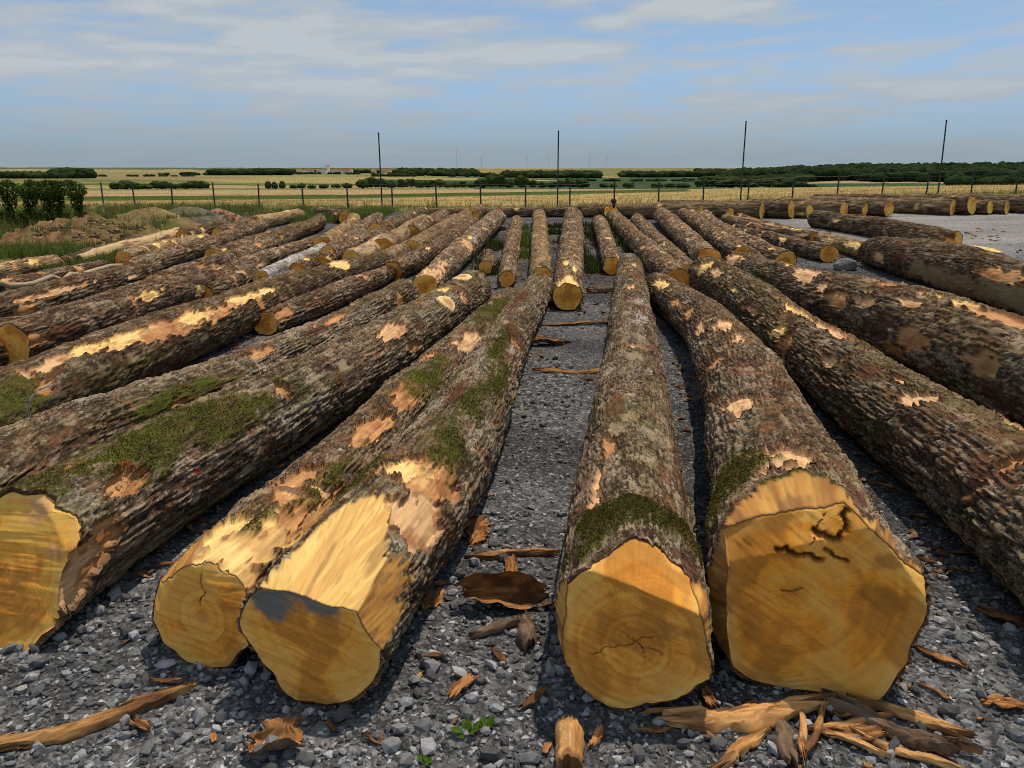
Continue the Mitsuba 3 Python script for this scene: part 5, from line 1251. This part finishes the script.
def zone(n, fx, fy, hmin, hmax, cols, blades_n=9, spread=0.07, width=0.010, thr=0.45, ns=0.6, droop=0.35):
    x, y = fx(rg, n), fy(rg, n)
    k = fb(x * ns, y * ns, 0 * x, o=2, seed=int(n) % 89) > thr
    x, y = x[k], y[k]
    parts.append(blades(x, y, land_h(x, y) - 0.03, blades_n, rg.uniform(hmin, hmax, len(x)), spread, width, cols, rg, droop))


U_r = lambda a, b: (lambda r, n: r.uniform(a, b, n))
zone(1100, U_r(-25, 9), U_r(34.4, 37.6), 0.10, 0.24, GREEN, thr=0.50)
zone(1400, U_r(-26, 26), U_r(36.0, 39.6), 0.10, 0.26, OLIVE, thr=0.54)
zone(900, U_r(-26, 26), U_r(35.5, 40.6), 0.12, 0.32, DRY, 6, thr=0.48)
zone(200, U_r(-16, 0), U_r(35.5, 38.5), 0.25, 0.6, GREEN, 8, thr=0.58, ns=0.9)
zone(2600, U_r(-22, -11.6), U_r(20, 36), 0.18, 0.55, GREEN, thr=0.42)
zone(1200, U_r(-22, -10.5), U_r(19, 36), 0.2, 0.6, OLIVE, thr=0.46)
zone(400, U_r(-22, -11.0), U_r(18, 34), 0.3, 0.7, DRY, 6, thr=0.5)
zone(500, U_r(-11.5, -8.4), U_r(15.8, 18.4), 0.12, 0.35, GREEN, 10, thr=0.42, ns=1.2)
zone(300, U_r(-8.2, -7.4), U_r(12.8, 16.5), 0.10, 0.30, GREEN, 9, thr=0.40, ns=1.2)
zone(220, U_r(-12.4, -9.0), U_r(18, 21), 0.06, 0.2, OLIVE, 8, thr=0.52, ns=1.2)
zone(260, U_r(-13, -9.5), U_r(23.4, 26.5), 0.08, 0.25, OLIVE, 8, thr=0.50, ns=1.2)
parts[-2][0][:, 2] += 0.40
parts[-1][0][:, 2] += 0.36
zone(1300, U_r(-9.8, -5.0), U_r(26, 36), 0.2, 0.5, GREEN, thr=0.48)
# green growing up between the middle rows
zone(800, lambda r, n: r.uniform(1.05, 1.62, n), U_r(13.2, 25), 0.08, 0.26, DARKG, 9, thr=0.48, ns=1.3)
zone(450, lambda r, n: r.uniform(1.9, 2.6, n), U_r(16.5, 26), 0.08, 0.26, DARKG, 9, thr=0.48, ns=1.3)
zone(350, lambda r, n: r.uniform(0.15, 0.50, n), U_r(15.5, 25), 0.10, 0.30, GREEN, 10, thr=0.42, ns=1.3)
zone(450, lambda r, n: r.uniform(-0.65, -0.2, n), U_r(13, 24), 0.08, 0.26, DARKG, 9, thr=0.48, ns=1.3)
zone(400, lambda r, n: r.uniform(2.6, 3.4, n), U_r(15, 24), 0.08, 0.28, GREEN, 10, thr=0.46, ns=1.3)
zone(500, lambda r, n: r.uniform(-4.5, -1.0, n), U_r(17, 30), 0.10, 0.35, GREEN, 10, thr=0.52, ns=1.0)
zone(500, lambda r, n: r.uniform(4.8, 8.5, n), U_r(24, 34), 0.08, 0.25, OLIVE, 9, thr=0.55, ns=1.0)
stuff("grass", "green and dry grass along the fence and between the rows of logs", "grass", parts)
nw_ = 26000
wy = 40.4 + 40 * rg.random(nw_) ** 1.8
wx = (rg.random(nw_) * 2 - 1) * 0.80 * wy
wz = land_h(wx, wy)
wp = blades(wx, wy, wz - 0.12, 1, rg.uniform(0.22, 0.40, nw_), 0.02, 0.014, ((0.31, 0.24, 0.095), (0.50, 0.39, 0.19)), rg, 0.5)
wp2 = blades(wx[:7000] + 0.05, wy[:7000], wz[:7000] - 0.12, 1, rg.uniform(0.2, 0.34, 7000), 0.02, 0.016, ((0.20, 0.19, 0.07), (0.30, 0.27, 0.10)), rg, 0.4)
stuff("wheat", "golden wheat standing just beyond the fence", "wheat", [wp, wp2])


# ------------------------------------------------------------------ hedge shrubs at the left
def leaf_cloud(c, rad, n, size, cols, r, hollow=0.25):
    d = r.normal(size=(n, 3))
    d /= np.linalg.norm(d, axis=1, keepdims=True)
    p = np.array(c) + d * np.array(rad) * (hollow + (1 - hollow) * r.random((n, 1)) ** 0.5) * (1 + 0.35 * (fb(*(d.T * 2.2 + c[0]), o=2, seed=4)[:, None] - 0.5))
    q = r.normal(size=(n, 3))
    q /= np.linalg.norm(q, axis=1, keepdims=True)
    s = np.cross(q, r.normal(size=(n, 3)))
    s /= np.linalg.norm(s, axis=1, keepdims=True)
    l, w = size * r.uniform(0.6, 1.3, (n, 1)), 0.45
    v = np.stack([p - q * l, p + s * l * w, p + q * l, p - s * l * w], 1).reshape(-1, 3)
    f = (np.array([[0, 1, 2], [0, 2, 3]])[None] + (np.arange(n) * 4)[:, None, None]).reshape(-1, 3)
    return v, f, np.repeat(lerp(cols[0], cols[1], r.random(n)), 4, 0)


HN = ["first", "second", "third", "fourth", "fifth", "sixth"]
for i, (u, w) in enumerate([(-12, 0.5), (6, 0.48), (26, 0.46), (46, 0.42), (64, 0.38), (82, 0.34)]):
    x, y = (u - 512) / 770 * 23.6, 24.2 + 0.25 * math.sin(i)
    r = np.random.default_rng(60 + i)
    k = thing("hedge_shrub", f"leafy dark green hedge shrub by the left fence, {HN[i]} counting from the picture's left edge", "shrub")
    z = 0.0
    st = [tube([(x + r.normal(0, 0.05), y + r.normal(0, 0.05), z), (x + r.normal(0, 0.08), y, z + 0.5), (x + r.normal(0, 0.12), y, z + 1.05)], [0.03, 0.024, 0.012], 6) for _ in range(3)]
    put(k + "__stem", join(st), "mat_bare", smooth=True, color=np.tile((0.06, 0.045, 0.03), (len(join(st)[0]), 1)))
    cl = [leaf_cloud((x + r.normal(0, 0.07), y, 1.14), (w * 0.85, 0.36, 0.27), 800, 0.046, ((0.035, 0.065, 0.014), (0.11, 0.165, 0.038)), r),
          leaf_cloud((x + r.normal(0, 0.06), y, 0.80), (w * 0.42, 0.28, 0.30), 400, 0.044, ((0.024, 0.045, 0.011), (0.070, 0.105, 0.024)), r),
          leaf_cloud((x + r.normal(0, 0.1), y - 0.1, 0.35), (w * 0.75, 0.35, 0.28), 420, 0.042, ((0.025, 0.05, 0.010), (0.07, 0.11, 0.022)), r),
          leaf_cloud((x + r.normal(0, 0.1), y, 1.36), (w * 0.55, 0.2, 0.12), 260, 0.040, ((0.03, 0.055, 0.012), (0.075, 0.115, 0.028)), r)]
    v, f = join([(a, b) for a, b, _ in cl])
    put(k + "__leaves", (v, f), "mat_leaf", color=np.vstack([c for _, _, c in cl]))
    labels[k + "__leaves"] = {"kind": "stuff"}


# ------------------------------------------------------------------ trees, woods, village, turbines
ICO2, ICO1 = trimesh.creation.icosphere(2), trimesh.creation.icosphere(1)


def crown(c, rx, rz, seed, base=ICO2, rough=0.9):
    v = base.vertices
    n = fb(*(v.T * 1.4 + seed), o=2, seed=seed % 91) - 0.5
    n2 = fb(*(v.T * 4.5 + seed), o=2, seed=(seed + 7) % 91) - 0.5
    k = 1 + rough * n + 0.55 * rough * n2
    return v * k[:, None] * np.array([rx, rx, rz]) + np.array(c), np.array(base.faces), n2


def tree(label, group, u, D, wpx, hpx, seed, cols=((0.022, 0.038, 0.012), (0.060, 0.085, 0.024))):
    x, y = D * math.sin(math.atan((u - 512) / 770 * 0.98)), D * math.cos(math.atan((u - 512) / 770 * 0.98))
    z = zf_(x, y)
    w, h = wpx * D / 790 / 2, hpx * D / 790
    k = thing("tree", label, "tree", group)
    put(k + "__trunk", tube([(x, y, z - 0.3), (x + 0.05 * h, y, z + 0.5 * h)], [0.05 * h, 0.03 * h], 7), "mat_bare", smooth=True, color=np.tile((0.05, 0.04, 0.03), (16, 1)))
    cs = [crown((x, y, z + 0.56 * h), w, 0.44 * h, seed), crown((x + 0.45 * w, y - 0.3 * w, z + 0.42 * h), 0.65 * w, 0.30 * h, seed + 3), crown((x - 0.45 * w, y - 0.2 * w, z + 0.45 * h), 0.6 * w, 0.32 * h, seed + 5)]
    v, f = join([(a, b) for a, b, _ in cs])
    n = nz(*(v.T * 3.0 / max(w, 0.5)), seed=seed % 50)
    put(k + "__crown", (v, f), "mat_matte", smooth=True, color=lerp(*cols, n))


TG = "hedgerow trees in the valley beyond the fields"
for i, u in enumerate([122, 131, 141, 150, 160, 169, 178, 188, 197, 206]):
    tree("round dark tree in the short hedgerow beyond the wheat on the left", "trees of the short left hedgerow", u, 300 + 6 * math.sin(i * 2), 12, 6.5 + 1.6 * math.sin(i * 1.7), 100 + i)
for i, (u, h) in enumerate([(271, 8), (277.5, 7), (285, 8)]):
    tree(["leftmost of three small round trees standing apart beyond the wheat", "middle and smallest of three round trees standing apart beyond the wheat", "rightmost of three small round trees standing apart beyond the wheat"][i], None, u, 262, 5.5, h, 130 + i)
TB = [(296, 7, 4), (304, 8, 4.5), (314, 8, 4), (326, 9, 4.5), (338, 9, 4), (349, 9, 5), (364, 12, 9), (373, 13, 10.5), (383, 13, 9.5), (393, 12, 8), (404, 11, 8.5), (412, 11, 9.5), (421, 10, 8), (430, 12, 8), (440, 13, 8.5), (449, 8, 5), (456, 8, 6.5), (463, 9, 6.5), (472, 8, 5),
      (482, 13, 10), (491, 14, 13), (500, 14, 12), (509, 11, 9), (521, 14, 12), (533, 9, 7), (542, 9, 6), (551, 9, 6.5), (560, 10, 7), (570, 13, 9), (581, 13, 9.5), (603, 9, 4.5), (612, 7, 4), (627, 11, 6), (655, 12, 5), (668, 10, 4.5), (681, 13, 5.5)]
for i, (u, w, h) in enumerate(TB):
    tree("dark bushy tree in the long hedgerow crossing the valley beyond the wheat", TG, u, 285 + 14 * math.sin(i * 1.9), w, h, 160 + 3 * i)
for i, u in enumerate(np.arange(700, 806, 9.5)):
    tree("dark tree massed at the right end of the valley hedgerow", "trees massed right of the third pole", u, 330 + 12 * math.sin(i * 1.3), 14, 9 + 2 * math.sin(i * 2.2) - 0.035 * (u - 700), 300 + 3 * i, ((0.018, 0.032, 0.014), (0.045, 0.066, 0.022)))


def wood(name, label, boxes, seed, cols=((0.016, 0.028, 0.012), (0.042, 0.062, 0.022))):
    r = np.random.default_rng(seed)
    ps, cc = [], []
    for az0, az1, D0, D1, n, hh, wd in boxes:
        for _ in range(n):
            a, D = math.radians(r.uniform(az0, az1)), r.uniform(D0, D1)
            x, y = D * math.sin(a), D * math.cos(a)
            h = hh * r.uniform(0.75, 1.2)
            v, f, n2 = crown((x, y, zf_(x, y) + 0.45 * h), wd * r.uniform(0.8, 1.3), 0.6 * h, int(r.integers(900)), ICO1, 0.7)
            ps.append((v, f))
            cc.append(np.tile(lerp(*cols, r.random()), (len(v), 1)))
    v, f = join(ps)
    put(thing(name, label, "wood", kind="stuff"), (v, f), "mat_matte", smooth=True, color=np.vstack(cc))


wood("wooded_hill", "dark forest covering the long hill at the right", [(19.5, 24, 700, 1300, 300, 8, 6), (24, 30, 660, 1300, 480, 7.5, 5.5), (30, 40, 640, 1250, 760, 8, 5.5), (14.5, 20, 1000, 1600, 240, 8, 7), (29, 40, 470, 560, 170, 4.5, 3.6)], 1, ((0.012, 0.023, 0.011), (0.034, 0.053, 0.021)))
wood("distant_wood", "dark strip of woodland on the far slope at the left", [(-33.2, -28.3, 1020, 1100, 150, 6.5, 6), (-30.0, -27.9, 1050, 1130, 70, 10, 6.5), (-24, -20.5, 1500, 1560, 14, 5, 5), (-20.8, -19.5, 1500, 1560, 22, 8, 6), (-18.2, -15.8, 1560, 1640, 60, 10, 8), (-36, -34, 1020, 1110, 30, 8, 7), (-28, -21.5, 1330, 1350, 16, 3, 5)], 2)
wood("village_wood", "trees growing among the houses of the village on the ridge", [(-20.5, -15.6, 1480, 1640, 150, 9, 7), (-16.5, -8, 1860, 2000, 150, 7.5, 7), (-16, -8, 1610, 1680, 40, 4, 4.5), (-8.2, -2.6, 1450, 1800, 260, 10, 8), (-10, -7, 1250, 1320, 14, 5, 5), (-4.5, 0, 1300, 1420, 30, 7, 6)], 3)
wood("valley_wood", "belt of dark woodland along the far side of the valley, right of centre", [(-0.5, 6.2, 1250, 1500, 320, 9, 7), (7.8, 13.6, 1300, 1600, 260, 8, 7), (13, 20, 1500, 2000, 180, 9, 9), (13.5, 20.5, 640, 900, 200, 5, 5.5), (4, 14, 850, 870, 30, 3, 4)], 4)
HC = [((0.70, 0.67, 0.60), (0.30, 0.12, 0.07)), ((0.62, 0.56, 0.46), (0.34, 0.17, 0.10)), ((0.75, 0.74, 0.72), (0.20, 0.14, 0.12)), ((0.55, 0.46, 0.36), (0.28, 0.11, 0.07))]
rh = np.random.default_rng(8)
for i, u in enumerate([258, 262, 266, 271, 275, 303, 309, 314, 318, 323, 327, 331, 336, 340, 345, 349, 353, 376, 381, 386, 391]):
    D = 1660 + rh.uniform(0, 230)
    a = math.atan((u - 512) / 770 * 0.98)
    x, y = D * math.sin(a), D * math.cos(a)
    z = zf_(x, y)
    w, d, h, rf = rh.uniform(4, 8), rh.uniform(4, 6), rh.uniform(5, 8.5), rh.uniform(2, 3.2)
    wc, rc_ = HC[i % 4]
    if u == 331:
        w, d, h, rf, wc = 3.5, 3.5, 16, 1, (0.8, 0.8, 0.8)
        lab, grp = "white tower rising above the roofs of the far village", None
    else:
        lab, grp = "small pale house with tiled roof in the far village on the ridge", "houses of the far village"
    k = thing("village_house" if u != 331 else "village_tower", lab, "house" if u != 331 else "tower", grp)
    put(k + "__wall", box(x - w, x + w, y - d, y + d, z - 2, z + h), "mat_matte", color=np.tile(wc, (8, 1)))
    rv = np.array([(x - w - .4, y - d - .5, z + h - .2), (x + w + .4, y - d - .5, z + h - .2), (x + w + .4, y + d + .5, z + h - .2), (x - w - .4, y + d + .5, z + h - .2), (x - w - .4, y, z + h + rf), (x + w + .4, y, z + h + rf)])
    put(k + "__roof", (rv, np.array([[0, 1, 5], [0, 5, 4], [2, 3, 4], [2, 4, 5], [0, 4, 3], [1, 2, 5], [0, 3, 2], [0, 2, 1]])), "mat_matte", color=np.tile(rc_, (6, 1)))
TN = ["far wind turbine, leftmost of the six on the horizon", "far wind turbine, second from the left on the horizon", "far wind turbine, third from the left on the horizon", "far wind turbine just left of the second tall pole", "far wind turbine, first to the right of the second tall pole", "far wind turbine, rightmost of the six on the horizon"]
for i, (u, v, D, ph) in enumerate([(457, 153.5, 6300, 80), (481.5, 155.5, 7400, 40), (527, 155, 7800, 15), (549, 153, 6800, 95), (589, 156, 7400, 20), (606, 156.5, 7000, 55)]):
    a = math.atan((u - 512) / 770 * 0.964)
    x, y = D * math.sin(a), D * math.cos(a)
    z0, z1 = zf_(x, y), float(v_to_z(D, v))
    k = thing("wind_turbine", TN[i], "wind turbine")
    put(k + "__tower", tube([(x, y, z0 - 5), (x, y, z1)], [3.2, 1.9], 12), "mat_turbine", smooth=True)
    put(k + "__nacelle", tube([(x, y - 6, z1), (x, y - 3, z1), (x, y + 8, z1)], [1.2, 2.8, 2.6], 10), "mat_turbine", smooth=True)
    for b in range(3):
        t = math.radians(ph + 120 * b)
        ax = np.array([math.cos(t), 0, math.sin(t)])
        put(thing("blade", parent=k), tube([np.array([x, y - 6, z1]) + ax * q for q in (1, 8, 30, 56)], [1.6, 2.1, 1.4, 0.4], 7), "mat_turbine", smooth=True)
